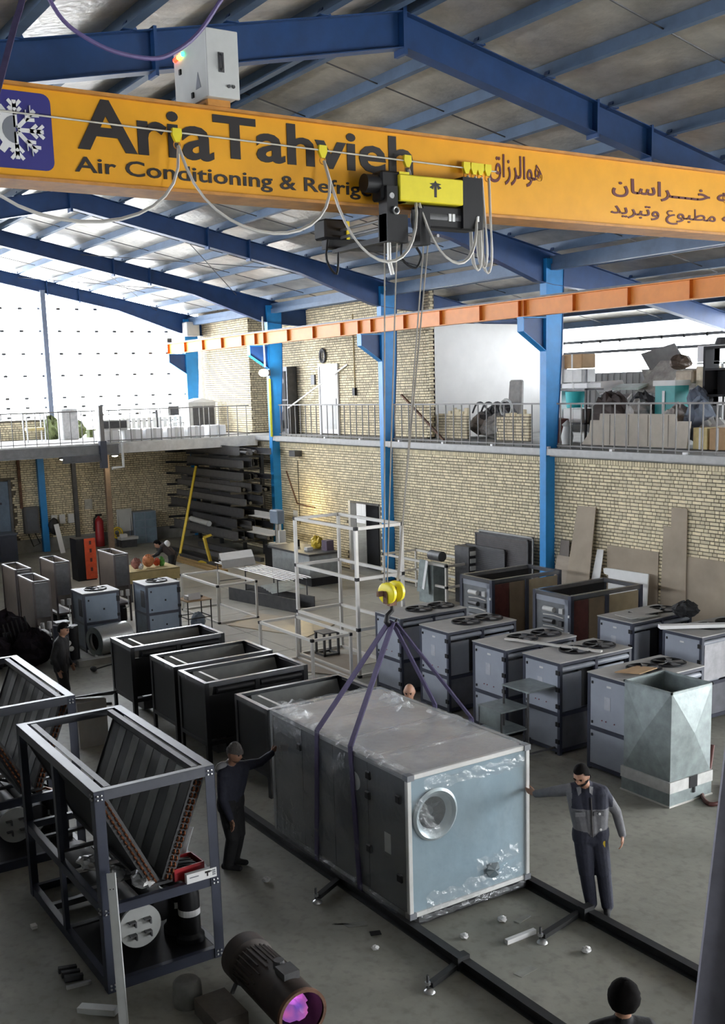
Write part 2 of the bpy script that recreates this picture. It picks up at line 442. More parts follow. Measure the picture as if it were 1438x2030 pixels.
# ---- mezzanines
s1 = struct(MB().box(8, DX, -25.2, WY+.18, 4.02, SLAB).obj('floor_mezzanine_right', slabc))
struct(MB().box(8, DX+.1, WY+.18, WY+.30, 4.06, 4.22).obj('trim_1', mat('slab_edge_steel', (.42, .42, .41), .45, n=.1)))
for i in range(11):
    tag(MB().box(9+2.1*i, 9.09+2.1*i, WY+.2, WY+.28, 4.22, 4.27).obj('anchor_tab', white), 'small white steel tab on the right mezzanine edge, %s from the corner column' % ('eleventh', 'tenth', 'ninth', 'eighth', 'seventh', 'sixth', 'fifth', 'fourth', 'third', 'second', 'first')[i], 'bracket', 'slab edge tabs')
s2 = struct(MB().box(DX, 46, -25.2, 7.4, 3.98, SLAB).obj('floor_mezzanine_end', slabw))
struct(MB().box(DX-.12, DX, WY+.2, -12.85, 3.86, 4.2).obj('trim_2', slabw))
b = MB().box(DX-.16, DX, -12.85, 2.5, 4.14, 4.18).box(DX-.10, DX-.06, -12.85, 2.5, 3.86, 4.14).box(DX-.16, DX, -12.85, 2.5, 3.83, 3.87)
struct(b.obj('trim_3', mat('edge_beam_grey', (.20, .20, .20), .5)))
pipe = tag(MB().tube([(DX-.2, -12.95, 4.2), (DX-.2, -12.95, 3.4), (DX-.2, -12.55, 3.38)], .05, 8).obj('drain_pipe', offw, smooth=True), 'off-white drain pipe bent under the mezzanine edge', 'pipe')

# ---- upper brick rooms on the mezzanine
zr = lambda y: RZ(y)+.2
w = struct(MB().box(36.6, EX+.3, -19.0, -18.8, SLAB, zr(-18.8)).box(36.6, 36.8, -19.7, -18.8, SLAB, zr(-19.6)).obj('wall_upper_end', mortar))
lay(w, 'brick_courses', bricks(36.6, EX, 4.26, 8.85), lambda u, d, z: (u, -18.8+d, z))
lay(w, 'brick_return', bricks(-19.6, -18.8, 4.26, 8.8), lambda u, d, z: (36.6-d, u, z))
w = struct(MB().box(26.4, 36.7, -19.8, -19.6, SLAB, zr(-19.6)).obj('wall_upper_right', mortar))
lay(w, 'brick_courses', bricks(26.4, 36.6, 4.26, 8.72), lambda u, d, z: (u, -19.6+d, z))
struct(MB().box(26.4, 26.6, -25.1, -19.6, SLAB, zr(-25)).obj('wall_white_partition', plaster))
b = MB()
for i in range(54): b.box(26.36-.05*(i % 2), 26.42, -19.72, -19.59, 4.27+i*CH, 4.27+i*CH+BH)
stuff(b.obj('brick_toothing', brick_many, w))

# ---- far aisle wall with strip window
struct(MB().box(6, 45, -25.3, -25.12, 0, 6.05).obj('wall_aisle', mat('grey_corrugated_wall', (.30, .30, .30), .6, n=.1, ns=2, stretch=(8, 1, .3))))
b = MB()
for i in range(75): b.box(6+.26*i, 6.13+.26*i, -25.12, -25.09, 4.22, 6.05)
stuff(b.obj('corrugation', bpy.data.materials['grey_corrugated_wall'], bpy.data.objects['wall_aisle']))
w2 = struct(MB().box(6, 26.4, -25.22, -25.21, 6.05, 7.62).obj('window_2', sheetm))
for z in (6.66, 7.0): MB().box(6, 26.4, -25.2, -25.08, z, z+.085).obj('window_girt', steel_d, w2)
for i in range(24): MB().box(6.5+.83*i, 6.56+.83*i, -25.13, -25.08, 6.97, 7.08).obj('girt_bolt', steel_d, w2)
struct(MB().box(6, 26.4, -25.3, -25.1, 7.55, 7.7).obj('trim_4', purl))

# ---- gable: translucent sheet on girts
pts = [(-18.7, SLAB), (7.3, SLAB), (7.3, RZ(7.3)), (-9, RZ(-9)), (-18.7, RZ(-18.7))]
w1 = struct(MB().prism(pts, 'x', 40.95, 40.96).obj('window_1', sheetm))
GZ = [5.05, 5.40, 5.75, 6.57, 7.38, 8.21, 9.03]
for z in GZ:
    y0 = -18.4 if z < 8.2 else -9-(10.3-z)/.213
    MB().box(40.90, 40.94, max(y0, -18.4), 2, z-.014, z+.014).obj('gable_girt', mat('pale_girt', (.75, .78, .8), .5), w1)
gb = MB().box(-.03, .03, -.065, .065, -.04, .04).mesh('girt_bolt', steel_d)
for z in GZ:
    y0 = -18.2 if z < 8.2 else -9-(10.3-z)/.213+.3
    y = -12.34+.715*math.ceil((max(y0, -18.2)+12.34)/.715)
    while y < -8.4:
        o = bpy.data.objects.new('girt_bolt', gb); COL.objects.link(o); o.parent = w1; o.location = (40.88, y, z); y += .715
gp = tag(MB().box(40.45, 40.68, -12.48, -12.30, SLAB, RZ(-12.3)-.4).obj('gable_post', mat('grey_blue_post', (.20, .24, .33), .5)), 'grey-blue steel post in front of the bright translucent gable', 'post')
# parapet at the foot of the gable
pp = struct(MB().box(40.72, 40.85, -13.2, 7, SLAB, 4.96).obj('wall_parapet', mortar))
lay(pp, 'brick_courses', bricks(-13.2, -8.4, 4.24, 4.95), lambda u, d, z: (40.72-d, u, z))

# ---- roof
b = MB()
for ya, yb in ((-25.6, -9), (-9, 7.5)):
    za, zb = zr(ya), zr(yb); n = 40
    xs = [-8+i*(49.3)/n for i in range(n+1)]; m = 10
    vs = [(x, ya+(yb-ya)*j/m, za+(zb-za)*j/m) for j in range(m+1) for x in xs]
    vs2 = [(x, y, z+.08) for x, y, z in vs]; fs = [(j*(n+1)+i, j*(n+1)+i+1, (j+1)*(n+1)+i+1, (j+1)*(n+1)+i) for j in range(m) for i in range(n)]
    b.add(vs, fs); b.add(vs2, fs)
ceil = struct(b.obj('ceiling', foil, fix=False))
PY = [-9.18]+[-10.27-1.325*i for i in range(12)]
PY += [-8.82]+[-7.73+1.325*i for i in range(12)]
for y in PY:
    z = RZ(y); s = 1 if y > -9 else -1
    prof = [(y-.035, z+.005), (y+.035+.05, z+.005), (y+.085, z+.03), (y+.035, z+.03), (y+.035, z+.2), (y-.035, z+.2)]
    MB().prism(prof, 'x', -8, 41.2).obj('purlin', purl, ceil)
for k in range(5):      # thin sag rods between purlins
    for xo in (2.4, 4.7):
        x = 5.65+7*k+xo
        MB().tube([(x, -25, RZ(-25)+.07), (x, -9, RZ(-9)+.07), (x, 5, RZ(5)+.07)], .012, 5).obj('sag_rod', steel_d, ceil)
for xx in (26.65, 33.65):
    for ya, yb in ((-16.9, -11.6), (-11.6, -16.9)):
        MB().tube([(xx, ya, RZ(ya)-.1), (xx+7, yb, RZ(yb)-.1)], .012, 5).obj('wind_brace', steel_d, ceil)
for k in range(4):
    x0 = 12.65+7*k
    MB().box(x0, x0+7, -18.35, -18.15, RZ(-18.2)-.42, RZ(-18.2)-.28).obj('eave_strut', purl, ceil)
    MB().box(x0, x0+7, -18.3, -18.2, RZ(-18.2)-.28, RZ(-18.2)-.1).obj('eave_strut', purl, ceil)

FX = [5.65, 12.65, 19.65, 26.65, 33.65, 40.65]
ORD = ['frame in front of the crane girder', 'frame just behind the crane girder', 'second frame behind the crane girder', 'third frame behind the crane girder', 'frame over the mezzanine edge', 'end frame at the bright gable']


def rafter(x, label):
    t = struct(thing('roof_rafter', label, 'rafter', (x, -9, 0)))
    def line(ys, dz): return [(y+9, RZ(y)+dz(y)) for y in ys]
    dep = lambda y: -.46-.34*max(0, 1-abs(y+17.9)/2.6)
    for nm, ys in (('left', [7.2, -4, -9]), ('right', [-9, -12, -15.3, -16.6, -17.75, -18.25, -19.4, -20.6, -25.1])):
        top = line(ys, lambda y: 0); bot = line(ys, dep)
        b = MB().prism(top+bot[::-1], 'x', -.006, .006)
        for i in range(len(ys)-1):
            for seg, th in ((top, -.012), (bot, .012)):
                (ya, za), (yb, zb) = seg[i], seg[i+1]
                b.add([(sx, y, z+o) for sx in (-.11, .11) for y, z, o in ((ya, za, 0), (yb, zb, 0), (yb, zb, th), (ya, za, th))],
                      [(0, 1, 2, 3), (7, 6, 5, 4), (0, 4, 5, 1), (1, 5, 6, 2), (2, 6, 7, 3), (3, 7, 4, 0)])
        b.obj('rafter_arm', blue, t)
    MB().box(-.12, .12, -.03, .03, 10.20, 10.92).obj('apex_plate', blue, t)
    for y in (-12.6, -13.8, -5.4):
        MB().box(-.12, .12, y+9-.02, y+9+.02, RZ(y)-.52, RZ(y)+.03).obj('splice_plate', blue, t)
    cl = MB().prism([(-.09, 0), (.09, 0), (0, .16)], 'x', -.05, .05).mesh('purlin_cleat', blue)
    for y in PY[1:10]+PY[14:20]:
        o = bpy.data.objects.new('purlin_cleat', cl); COL.objects.link(o); o.parent = t; o.location = (-.1, y+9, RZ(y))
    return t


for x, l in zip(FX, ORD): rafter(x, 'blue steel rafter of the '+l)


def column(x, label):
    t = struct(thing('steel_column', label, 'column', (x, -18, 0))); ztop = RZ(-18)-.2
    # tapered I section: front flange, back flange, web
    dz = [(0, .26), (4.1, .34), (6.5, .50), (ztop, .56)]
    web = [(-.0, z) for z, d in dz]+[(-d, z) for z, d in dz[::-1]]
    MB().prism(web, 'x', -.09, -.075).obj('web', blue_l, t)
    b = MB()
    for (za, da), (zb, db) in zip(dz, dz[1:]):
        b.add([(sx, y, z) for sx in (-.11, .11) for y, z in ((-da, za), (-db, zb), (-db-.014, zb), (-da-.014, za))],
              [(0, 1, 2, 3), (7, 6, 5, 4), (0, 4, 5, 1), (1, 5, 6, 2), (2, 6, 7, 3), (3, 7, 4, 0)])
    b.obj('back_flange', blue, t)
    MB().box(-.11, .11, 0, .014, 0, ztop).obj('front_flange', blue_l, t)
    MB().box(-.2, .2, -.38, .12, 0, .02).obj('base_plate', steel_d, t)
    br = MB().prism([(0, 6.55), (0, 7.33), (.72, 7.33), (.72, 7.02)], 'x', -.008, .008).obj('crane_bracket', blue, t)
    MB().box(-.11, .11, 0, .74, 7.31, 7.335).obj('bracket_plate', blue_l, br)
    MB().plate([(-.11, 0, 6.54), (.11, 0, 6.54), (.11, .72, 7.0), (-.11, .72, 7.0)], .014).obj('bracket_flange', blue_l, br)
    MB().box(-.11, .11, .715, .73, 7.0, 7.32).obj('bracket_end', blue_l, br)
    return t


for x, l in ((19.65, 'blue steel column standing nearest, in front of the junk store'), (26.65, 'blue steel column beside the doorway in the lower brick wall'),
             (33.65, 'blue steel column at the mezzanine corner carrying the bright lamp'), (40.65, 'blue steel column at the gable corner')):
    column(x, l)
column(12.65, 'blue steel column nearest the camera on the brick wall side')

# ---- crane runway beam
RY = -17.42
rb = thing('crane_runway_beam', 'long orange runway beam with stiffeners resting on the column brackets', 'beam', (0, RY, 7.335))
MB().box(6, 40.9, -.10, .10, .38, .40).box(6, 40.9, -.10, .10, 0, .018).box(6, 40.9, -.006, .006, .018, .38).obj('beam_profile', orange, rb)
st = MB().box(-.006, .006, -.095, .095, .018, .38).mesh('stiffener', orange_d)
xs = [40.8-1.63*i for i in range(21)]+[12.9, 19.8, 26.8, 33.3]
for x in xs:
    o = bpy.data.objects.new('stiffener', st); COL.objects.link(o); o.parent = rb; o.location = (x, 0, 0)
MB().box(6, 40.7, -.025, .025, .40, .45).obj('crane_rail', steel_d, rb)
MB().box(40.75, 40.9, -.1, .1, .45, .62).obj('end_stop', steel_d, rb)


# ---- railings
def railing(name, p, q, label, step=.35, grp=None):
    p, q = Vector(p), Vector(q); L = (q-p).length; d = (q-p)/L
    t = thing(name, label, 'railing', p, math.atan2(d.y, d.x), grp)
    MB().box(0, L, -.022, .022, 1.05, 1.09).obj('top_rail', balus, t); MB().box(0, L, -.015, .015, .05, .08).obj('bottom_rail', balus, t)
    bm = MB().box(-.012, .012, -.012, .012, 0, 1.06).mesh('baluster', balus)
    n = int(L/step)
    for i in range(n+1):
        o = bpy.data.objects.new('baluster', bm); COL.objects.link(o); o.parent = t; o.location = ((i+.3)*L/(n+.6), 0, 0)
    return t


for x0, x1, l in ((12.8, 19.4, 'in front of the junk store'), (19.85, 26.4, 'in front of the white partition wall'), (26.9, 33.4, 'in front of the white door')):
    railing('railing', (x0, -18.22, SLAB), (x1, -18.22, SLAB), 'grey bar railing on the right mezzanine '+l)
railing('railing', (DX+.08, -17.9, SLAB), (DX+.08, -12.55, SLAB), 'grey bar railing of the end mezzanine in front of the white boxes', .38)
railing('railing', (DX+.08, -12.2, SLAB), (DX+.08, -4, SLAB), 'grey bar railing of the end mezzanine in front of the brick parapet', .38)

# ---- building behind the camera (daylight comes through its open front door)
struct(MB().box(-8, 41, 7.2, 7.4, 0, 6.05).box(-8, 6, 7.2, 7.4, 6.05, 7.8).box(6, 41, 7.2, 7.4, 7.5, 7.8).obj('wall_left', slabc))
struct(MB().box(6, 41, 7.3, 7.31, 6.05, 7.5).obj('window_3', sheetm))
struct(MB().box(-8, DX, .25, 7.2, 4.02, SLAB).obj('floor_mezzanine_left', slabc))
struct(MB().box(-8.3, -8, 7.4, -9, 0, 10.9).box(-8.3, -8, -13, -25.5, 0, 9.5).box(-8.3, -8, -9, -13, 3.6, 11.2).obj('wall_front', slabc))
# ================================================================ CRANE
GX = 10.3
cg = thing('bridge_crane', 'yellow overhead crane girder with black lettering and blue logo spanning the hall', 'crane', (GX, -9, 7.72))
MB().box(-.18, .18, -8.15, 8.5, .02, .80).obj('girder_web', yellow, cg)
MB().box(-.23, .23, -8.15, 8.5, .80, .83).obj('top_flange', yellow_d, cg); MB().box(-.23, .23, -8.15, 8.5, 0, .03).obj('bottom_flange', yellow_d, cg)
MB().box(-.9, .9, -8.55, -8.15, .075, .45).obj('end_carriage', yellow, cg)
FXP = GX-.18            # front face of the girder


def word(body, y_left, z, height, m, width=None, off=0.0, font_h=.7, parent=cg, x=None, shear=0):
    """lettering as thin raised mesh on the girder face; text runs towards -Y"""
    cu = bpy.data.curves.new('lettering', 'FONT'); cu.body = body; cu.offset = off; cu.extrude = .004; cu.resolution_u = 3; cu.shear = shear
    o = bpy.data.objects.new('lettering', cu); COL.objects.link(o)
    bpy.context.view_layer.update()
    me = bpy.data.meshes.new_from_object(o.evaluated_get(bpy.context.evaluated_depsgraph_get()))
    bpy.data.objects.remove(o)
    xs = [v.co.x for v in me.vertices]; ys = [v.co.y for v in me.vertices]
    x0, y0 = min(xs), min(ys); sy = height/font_h if font_h else height/(max(ys)-y0)
    sx = width/(max(xs)-x0) if width else sy
    base = 0 if font_h else y0
    for v in me.vertices:
        a, b_, c = v.co
        v.co = ((x or FXP)-.004-c-parent.location.x, y_left-(a-x0)*sx-parent.location.y, z+(b_-base)*sy-parent.location.z)
    me.materials.clear(); me.materials.append(m)
    for p in me.polygons: p.material_index = 0
    o = bpy.data.objects.new('lettering', me); COL.objects.link(o); o.parent = parent
    return o


word('Aria', -3.53, 8.055, .435, ink, .345*4, .022)
word('Tahvieh', -4.91, 8.10, .385, ink, 2.42, .022)
word('Air Conditioning & Refrigeration', -3.49, 7.84, .135, ink, 4.0, .012)
word('\uFED5\uFE8D\uFEAF\uFEAE\uFEDF\uFE8D\uFEEE\uFEEB', -8.42, 8.10, .34, maroon, .82, .006, None)
word('\uFEE5\uFE8E\uFEB3\uFE8D\uFEAE\u0640\u0640\u0640\u0640\uFEA7 \uFEEA', -10.42, 8.09, .24, maroon, 2.25, .016, None)
word('\uFEAA\uFEF3\uFEAE\uFE92\uFE97\u0648 \uFEC9\uFEEE\uFE92\uFEC4\uFEE3 \uFEEA', -10.40, 7.81, .22, maroon, 2.35, .012, None)
# logo: rounded square with half gear, half snowflake
pts = []
for cx, cz, a0 in ((.25, .25, 0), (-.25, .25, 90), (-.25, -.25, 180), (.25, -.25, 270)):
    for k in range(6):
        a = math.radians(a0+18*k); pts.append((cx+.08*math.cos(a), cz+.08*math.sin(a)))
LY, LZ = -2.97+9, 8.15-7.72
lg = MB().prism([(LY+y, LZ+z) for y, z in pts], 'x', -.187, -.18).obj('logo_plate', logo_blue, cg)
b = MB()
n = 24
gear = []
for k in range(10):
    for da, r in ((-.16, .17), (-.10, .235), (.10, .235), (.16, .17)):
        a = PI*2*k/10+PI/2+da*1.2; gear.append((LY+r*math.cos(a), LZ+r*math.sin(a)))
gear_l = [(max(y, LY), z) for y, z in gear]
MB().prism(gear_l, 'x', -.192, -.187).obj('logo_gear', white, lg)
MB().prism([(LY+max(0, .12*math.cos(2*PI*k/20)), LZ+.12*math.sin(2*PI*k/20)) for k in range(20)], 'x', -.194, -.192).obj('logo_gear_centre', logo_grey, lg)
b = MB()
for a in (-90, -45, 0, 45, 90):
    c, s_ = math.cos(math.radians(a)), math.sin(math.radians(a)); pos = lambda r, t=0: (-.191, LY-r*c+t*s_, LZ+r*s_+t*c)
    b.beam(pos(.02), pos(.25), .006, .036, (0, 0, 1) if abs(s_) < .9 else (0, 1, 0))
    for r in (.14, .2):
        for sg in (-1, 1): b.beam(pos(r-.01), pos(r+.05, sg*.055), .006, .030, (0, 0, 1))
b.obj('logo_snowflake', white, lg)
# control cabinet riding on the girder
cab = MB().box(-.33, .42, 3.88, 4.20, .89, 1.49).obj('control_cabinet', cabg, cg, bevel=.008)
pale = mat('cabinet_pale', (.62, .63, .62), .45, n=.04)
MB().box(-.37, -.335, 3.87, 4.21, .88, 1.50).obj('cabinet_door', pale, cab, bevel=.006)
MB().tube([(-.37, 4.06, 1.13), (-.41, 4.06, 1.14), (-.41, 4.06, 1.26), (-.37, 4.06, 1.27)], .012, 6).obj('cabinet_latch', steel_d, cab); MB().box(-.376, -.37, 4.03, 4.09, 1.11, 1.29).obj('latch_plate', steel_d, cab)
for y in (3.99, 3.94): MB().cyl((-.37, y, .99), (-.385, y, .99), .016, 8).obj('cabinet_lock', steel_d, cab)
MB().plate([(-.20, 4.203, 1.0), (-.08, 4.203, 1.0), (-.14, 4.203, 1.15)], .003).obj('warning_sticker', logo_grey, cab)
for x, m in ((.36, led_r), (.31, led_r), (.27, led_y), (.22, led_y), (.17, led_g)): MB().ball((x, 4.21, 1.38+(.36-x)*.06), .024, n=8, m=6).obj('indicator_light', m, cab)
for x, z in ((.24, 1.22), (-.03, .94)): MB().box(x, x+.04, 4.2, 4.215, z, z+.05).obj('door_plug', blackp, cab)
MB().box(-.25, .2, 3.92, 4.16, .83, .89).obj('cabinet_foot', yellow_d, cab)
# festoon: wire, yellow trolleys and hanging grey cable
wire = tag(MB().tube([(GX-.27, -.6, 8.30), (GX-.27, -8.45, 8.215)], .009, 5).obj('festoon_wire', mat('pale_wire', (.6, .58, .5), .4)), 'thin pale wire strung along the front of the crane girder', 'wire')
FY = [-2.45, -4.48, -6.11, -7.19, -8.01, -8.12, -8.21, -8.32]
lb = ['yellow cable trolley left of the snowflake logo', 'yellow cable trolley over the small a of the first word', 'yellow cable trolley over the letter v', 'yellow cable trolley above the hoist cover',
      'first yellow cable trolley of the bunch right of the hoist', 'second yellow cable trolley of the bunch right of the hoist', 'third yellow cable trolley of the bunch right of the hoist', 'last yellow cable trolley of the bunch beside the dark red script']
for y, l in zip(FY, lb):
    t = thing('cable_trolley', l, 'trolley', (GX-.27, y, 8.25-.006*(y+2)*-1*.5), 0, 'festoon trolleys')
    MB().prism([(-.045, .05), (.045, .05), (.05, -.01), (.02, -.075), (-.02, -.075), (-.05, -.01)], 'x', -.02, .02).obj('trolley_body', lemon, t)
    MB().tube(ring((0, 0, -.10), .035, 12, 'x'), .006, 5, True).obj('trolley_ring', yellow_d, t)
drops = [(.75, 16), (.8, 16), (1.02, 16), (1.0, 16), (1.03, 16), (1.0, 16), (1.05, 16)]
b = MB()
for (ya, yb), (d, n) in zip(zip(FY, FY[1:]), drops):
    xo = -.02 if yb > -5 else -.33 if yb > -8.05 else random.uniform(-.16, -.02)
    for e in (0, .014):
        wd_ = (0 if yb > -8.05 else .12)*(1 if e == 0 else .6)
        P = [(GX-.29-e+xo*math.sin(PI*i/n)**.6, ya+(yb-ya)*(.5-.5*math.cos(PI*i/n))+wd_*math.cos(PI*i/n)*math.sin(PI*i/n)**2, 8.13-(d+e)*math.sin(PI*i/n)**.8) for i in range(n+1)]
        b.tube(P, .012, 6)
tag(b.obj('festoon_cable', cableg, smooth=True), 'grey cable looping under the crane girder between yellow trolleys', 'cable')

# hoist trolley
ho = thing('hoist_trolley', 'black and yellow electric rope hoist hanging under the crane girder', 'hoist', (GX-.3, -7.2, 7.6))
MB().box(-.22, -.02, -.57, .29, .16, .43).obj('control_box', lemon, ho, bevel=.01)
MB().box(-.20, .05, -.86, -.58, -.08, .47).obj('rear_bracket', blackp, ho)
MB().box(-.18, .02, .12, .50, .16, .46).obj('gear_housing', blackp, ho, bevel=.02)
MB().cyl((-.08, .45, .33), (-.08, .66, .33), .095, 18).obj('hoist_motor', blackp, ho, True)
MB().box(-.19, -.18, .14, .27, .38, .46).obj('yellow_plate', lemon, ho)
MB().box(-.16, .06, -.82, -.04, -.09, .15).obj('drum_housing', blackp, ho, bevel=.02)
MB().cyl((-.05, -.82, .03), (-.05, -.04, .03), .115, 20).obj('rope_drum', steel_d, ho, True)
for y in (-.47, -.42): MB().box(-.17, -.16, y-.018, y+.018, -.01, .07).obj('white_sticker', white, ho)
MB().box(-.21, -.19, -.80, -.775, .0, .06).obj('white_sticker', white, ho)
MB().box(-.22, -.06, .32, .46, -.26, .30).obj('side_plate', blackp, ho); MB().box(-.20, -.04, .18, .46, -.27, .02).obj('lower_block', blackp, ho); MB().box(-.2, -.06, -.12, .02, -.28, .10).obj('side_plate', blackp, ho)
MB().lathe([(.0, .01), (.03, .01), (.035, 0)], (-.22, .40, .20), (-1, 0, 0), 12).obj('bolt_head', steel, ho); MB().tube(ring((-.24, .36, .05), .035, 14, 'x'), .01, 6, True).obj('shackle', steel, ho)
for y, z in ((.40, -.02), (.40, -.10), (-.3, -.16)): MB().cyl((-.1, y, z), (.95, y, z), .018, 8).obj('cross_bar', steel, ho, True)
MB().box(.86, 1.0, -.4, .55, -.22, -.10).obj('far_side_beam', blackp, ho); MB().box(.80, 1.05, .30, .62, -.12, .10).obj('travel_motor', blackp, ho, bevel=.02); MB().box(.78, .80, .30, .34, -.12, .08).obj('yellow_marker', lemon, ho)
MB().box(-.12, .95, .34, .44, -.26, -.20).obj('cross_beam', blackp, ho)
MB().tube([(-.12, .38, -.26), (-.12, .38, -.45), (-.12, .34, -.6)], .022, 8).obj('rope_anchor', alum, ho)
for P in ([(.85, .55, -.1), (.85, .58, -.35), (.85, .45, -.5), (.85, .42, -.25)], [(-.1, .18, -.2), (-.1, .2, -.42), (-.1, .02, -.52), (-.1, -.06, -.4), (-.1, .0, -.3)]):
    MB().tube(smooth_pts(P), .014, 6).obj('motor_lead', blackp, ho, True)
MB().prism([(-.10, .36), (-.14, .345), (-.10, .32), (-.15, .30), (-.165, .345), (-.165, .22), (-.20, .22), (-.20, .345), (-.215, .30), (-.265, .32), (-.225, .345), (-.265, .36), (-.2, .37), (-.1825, .395), (-.165, .37)], 'x', -.2225, -.22).obj('emblem', ink, ho)
HKY, HKX, HKZ = -7.0, 10.25, 3.42
ropes = MB()
for y0, y1 in ((-6.78, -6.90), (-6.94, -6.94), (-7.3, -7.10), (-7.36, -7.08)): ropes.tube([(GX-.4, y0, 7.35), (HKX, y1, HKZ+.1)], .009, 5)
tag(ropes.obj('hoist_ropes', rope), 'four thin steel ropes running from the hoist down to the hook', 'rope')
hk = thing('hook_block', 'yellow twin-sheave hook block above the wrapped machine', 'hook', (HKX, HKY, HKZ))
for s, nm in ((.075, 'sheave'), (-.075, 'sheave')):
    b = MB(); b.lathe([(.0, -.035), (.11, -.035), (.128, -.02), (.128, .02), (.11, .035), (.0, .035)], (-.28*s, s, 0), (-.28, 1, 0), 28)
    sh = b.obj('sheave', lemon, hk, True)
    MB().prism([(-.05-.28*s, -.12), (.02-.28*s, -.12), (.02-.28*s, 0), (.0-.28*s, .03), (-.03-.28*s, .03), (-.05-.28*s, 0)], 'y', s+.037, s+.05).obj('sheave_slot', rust, sh)
MB().box(-.03, .03, -.05, .05, -.16, .06).obj('cross_head', rust, hk); MB().box(-.02, .02, .12, .2, -.03, .03).obj('axle_end', rust, hk)
cv = [(0, 0, -.16), (0, 0, -.22), (0, .07, -.27), (0, .085, -.34), (0, .03, -.41), (0, -.045, -.39), (0, -.07, -.33)]
MB().tube(cv, [.025, .028, .032, .036, .036, .026, .012], 10).obj('hook', blackp, hk, True)
# slings
AX0, AX1, AY0, AY1, AZ0, AZ1 = 8.80, 11.85, -7.86, -6.15, .14, 1.76


def strap(b, pts, w, t=.012, side=(1, 0, 0)):
    for p, q in zip(pts, pts[1:]): b.beam(p, q, w, t, upv=side)


TOP = (HKX, HKY, HKZ-.36)
for xs, l in ((10.62, 'purple lifting sling around the machine, farther of the two from the fan opening'), (9.88, 'purple lifting sling around the machine, nearer the fan opening')):
    b = MB(); y0, y1 = AY1+.02, AY0-.02; z0, z1 = AZ0-.05, AZ1+.04
    dx = .12 if xs > 10.2 else -.12
    loop = [Vector(TOP)+Vector((dx*.3, .02, 0)), Vector((xs, y0, z1)), Vector((xs+.12*(1 if xs > 10.2 else -1), y0, z0)), Vector((xs, y1, z0)), Vector((xs, y1, z1)), Vector(TOP)+Vector((dx*.3, -.02, 0))]
    for p, q in zip(loop, loop[1:]):
        d = (q-p).normalized(); side = Vector((1, 0, 0)); nrm = d.cross(side).normalized()
        wv = nrm.cross(d).normalized()*.042; tn = nrm*.008
        vs = [e+i*wv+j*tn for e in (p, q) for i, j in ((-1, -1), (1, -1), (1, 1), (-1, 1))]
        b.add(vs, [(0, 1, 2, 3), (7, 6, 5, 4), (4, 5, 1, 0), (5, 6, 2, 1), (6, 7, 3, 2), (7, 4, 0, 3)])
    tag(b.obj('lifting_sling', purple), l, 'sling', 'slings of the hoisted machine')
# spare sling loop hung near the roof in front of the girder
pp_ = [(8.5, -2.35, 9.45), (8.5, -2.6, 9.1), (8.5, -2.79, 8.79), (8.5, -2.92, 8.60), (8.5, -3.09, 8.50), (8.5, -3.32, 8.43), (8.5, -3.62, 8.42), (8.5, -3.81, 8.49), (8.5, -4.02, 8.65), (8.5, -4.21, 8.89), (8.5, -4.36, 9.14), (8.5, -4.5, 9.75)]
tag(MB().tube(smooth_pts(pp_), .017, 8).obj('spare_sling', mat('violet_webbing', (.16, .12, .30), .5), smooth=True), 'violet sling loop hanging from the roof in front of the control cabinet', 'sling')
b = MB(); P_ = smooth_pts([(8.5, -2.75, 9.35), (8.5, -2.64, 8.77), (8.5, -2.55, 8.51), (8.5, -2.45, 8.22), (8.5, -2.34, 7.9)])
for p, q in zip(P_, P_[1:]): b.beam(p, q, .045, .012, (-.84, .54, 0))
tag(b.obj('hanging_strap', purple), 'dark violet strap hanging at the roof left of the crane girder', 'sling')

# ================================================================ WRAPPED AIR HANDLING UNIT
ah = thing('air_handling_unit', 'film-wrapped air handling unit hanging in purple slings over the floor rails', 'machine', (AX0, AY0, AZ0))
LX, LY_, LZ_ = AX1-AX0, AY1-AY0, AZ1-AZ0
P = .055
# corner profiles
for y in (0, LY_-P):
    MB().box(0, P, y, y+P, 0, LZ_).obj('corner_post', offw, ah, bevel=.006); MB().box(LX-P, LX, y, y+P, 0, LZ_).obj('corner_post', mat('rail_grey_film', (.26, .265, .27), .3, n=.1), ah)
for z in (0, LZ_-P):
    MB().box(0, P, P, LY_-P, z, z+P).obj('end_rail', offw, ah, bevel=.006)
    for y in (0, LY_-P): MB().box(P, LX-P, y, y+P, z, z+P).obj('side_rail', mat('rail_grey_film', (.26, .265, .27), .3, n=.1) if z else ahu_p, ah)
for y in (0, LY_-.08):
    for z in (-.005, LZ_-.06): MB().box(-.012, .08, y-.005, y+.085, z, z+.065).obj('corner_cap', mat('corner_cap_grey', (.2, .21, .23), .5), ah)
nx = 4
for i in range(nx):     # side panels and top panels with recessed joints
    a, c = P+(LX-2*P)*i/nx+.006, P+(LX-2*P)*(i+1)/nx-.006
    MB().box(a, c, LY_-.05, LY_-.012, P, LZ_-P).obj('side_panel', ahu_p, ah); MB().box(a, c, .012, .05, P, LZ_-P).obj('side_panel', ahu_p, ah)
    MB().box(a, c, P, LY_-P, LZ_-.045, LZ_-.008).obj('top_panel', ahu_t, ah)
MB().box(P, LX-P, P, LY_-P, .0, .03).obj('bottom_panel', dark, ah)
MB().box(.02, LX-.02, .04, LY_-.04, -.1, 0).obj('base_frame', blackp, ah)
# front panel with round fan inlet (hole built as annulus strips)
fy, fz, R = LY_-.36, 1.12, .265
b = MB(); n = 32; Y0, Y1, Z0, Z1 = P, LY_-P, P, LZ_-P
inner = [(fy+R*math.cos(2*PI*k/n), fz+R*math.sin(2*PI*k/n)) for k in range(n)]


